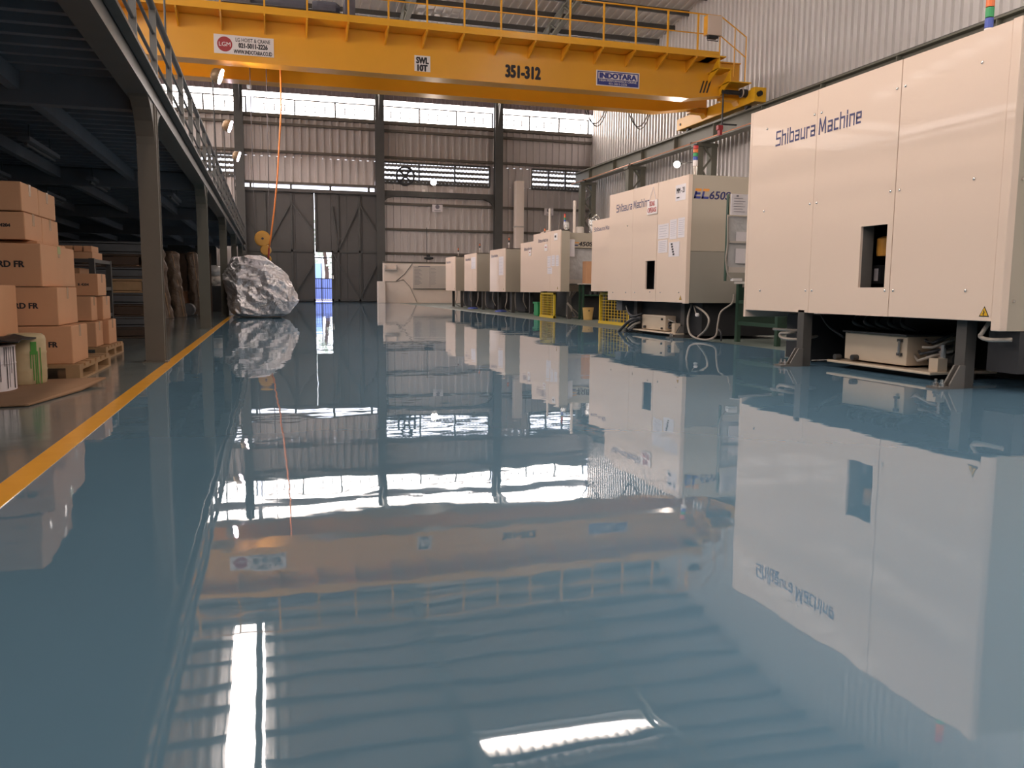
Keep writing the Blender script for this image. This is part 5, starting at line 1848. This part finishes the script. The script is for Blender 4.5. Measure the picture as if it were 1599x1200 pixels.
for k, (x, z, sx, sz) in enumerate(((-1.3, .74, .22, .12), (-1.26, .98, .20, .14), (-1.45, .95, .14, .12), (-1.2, .76, .12, .1))):
    vs, fs = [], []
    n, m = 14, 8
    for j in range(m + 1):
        th = PI * j / m
        for i in range(n):
            a = 2 * PI * i / n
            v = Vector((math.sin(th) * math.cos(a), math.sin(th) * math.sin(a), math.cos(th)))
            rr = 1 + .25 * noise.noise(v * 2.2 + Vector((k * 7, 0, 0)))
            vs.append((x + v.x * sx * rr, 21.1 + v.y * .15 * rr, z + v.z * sz * rr))
    for j in range(m):
        for i in range(n):
            i2 = (i + 1) % n
            fs.append((j * n + i, (j + 1) * n + i, (j + 1) * n + i2, j * n + i2))
    MB().add(vs, fs).build('sack', 'board_grey' if k != 1 else 'film', gs, smooth=True)

# ================================================================== FOIL COVERED MACHINE
tp = thing('covered_machine', (-.2, 17.3, 0), 'bulky machine under a crumpled silver foil cover at the end of the yellow line', 'cover')
TY = 17.3
outline = [  # (pixel row, left pixel, right pixel)
    (494, 372, 440), (490, 364, 450), (482, 360, 457), (470, 357, 465), (462, 357, 462), (450, 354, 456), (440, 350, 452), (430, 351, 447), (420, 357, 438),
    (413, 360, 428), (407, 361, 421), (403, 364, 413), (400, 388, 405)]
n = 110
lv_ = []
for (py, l, r) in outline:
    a, b = AY(l, py, TY), AY(r, py, TY)
    lv_.append(((a.z + b.z) / 2, a.x, b.x))
fine = []
for i in range(len(lv_) - 1):
    for s_ in range(6):
        t_ = s_ / 6
        fine.append(tuple(lv_[i][k] * (1 - t_) + lv_[i + 1][k] * t_ for k in range(3)))
fine.append(lv_[-1])
vs, fs = [], []


def crease(p, k, seed):
    """sharp creases: distance between the two nearest cell centres"""
    d, _ = noise.voronoi(p * k + Vector((seed, seed * 2, seed * 3)))
    return d[1] - d[0]


def fold(v):
    # long diagonal folds falling from the top left to the lower right, then smaller creases
    p = Vector((v.x * .8 + v.z * .9, v.y * .8, (v.z - v.x) * .28))
    w_ = noise.noise_vector(v * 1.7) * .35
    r1 = 1 - abs(noise.noise((p + w_) * 3.1)) * 2.2
    q_ = v + noise.noise_vector(v * 3.0) * .18
    r2 = crease(q_, 3.2, 1.0)
    r3 = crease(q_, 7.5, 4.0)
    r4 = crease(v + noise.noise_vector(v * 7.0) * .06, 15.0, 9.0)
    r5 = 1 - abs(noise.noise((p * 1.0 + w_ * .6) * Vector((1, 1, 1.6)).length * 3.4 + Vector((3, 7, 1)))) * 2.2
    return .10 * r1 + .045 * r5 + .030 * r2 + .022 * r3 + .012 * r4 - .07


for j, (z, x0, x1) in enumerate(fine):
    cx_, rx = (x0 + x1) / 2, (x1 - x0) / 2
    ry = min(.5, .15 + rx * .55)
    for i in range(n):
        a = 2 * PI * i / n
        ca, sa = math.cos(a), math.sin(a)
        e = .62
        px_ = math.copysign(abs(ca) ** e, ca)
        py_ = math.copysign(abs(sa) ** e, sa)
        v = Vector((cx_ + rx * px_, TY + ry * py_, max(0.0, z)))
        d_ = fold(v)
        nrm_ = Vector((ca * .5, sa, 0))
        v = v + nrm_ * d_
        v.z = max(.004, v.z + d_ * .25 * (1 if j < len(fine) - 8 else .4))
        vs.append(v)
m = len(fine)
for j in range(m - 1):
    for i in range(n):
        i2 = (i + 1) % n
        fs.append((j * n + i, j * n + i2, (j + 1) * n + i2, (j + 1) * n + i))
top_c = len(vs)
vs.append(Vector(((fine[-1][1] + fine[-1][2]) / 2, TY, fine[-1][0] + .01)))
for i in range(n):
    fs.append(((m - 1) * n + i, (m - 1) * n + (i + 1) % n, top_c))
MB().add(vs, fs).build('foil_cover', 'foil', tp)
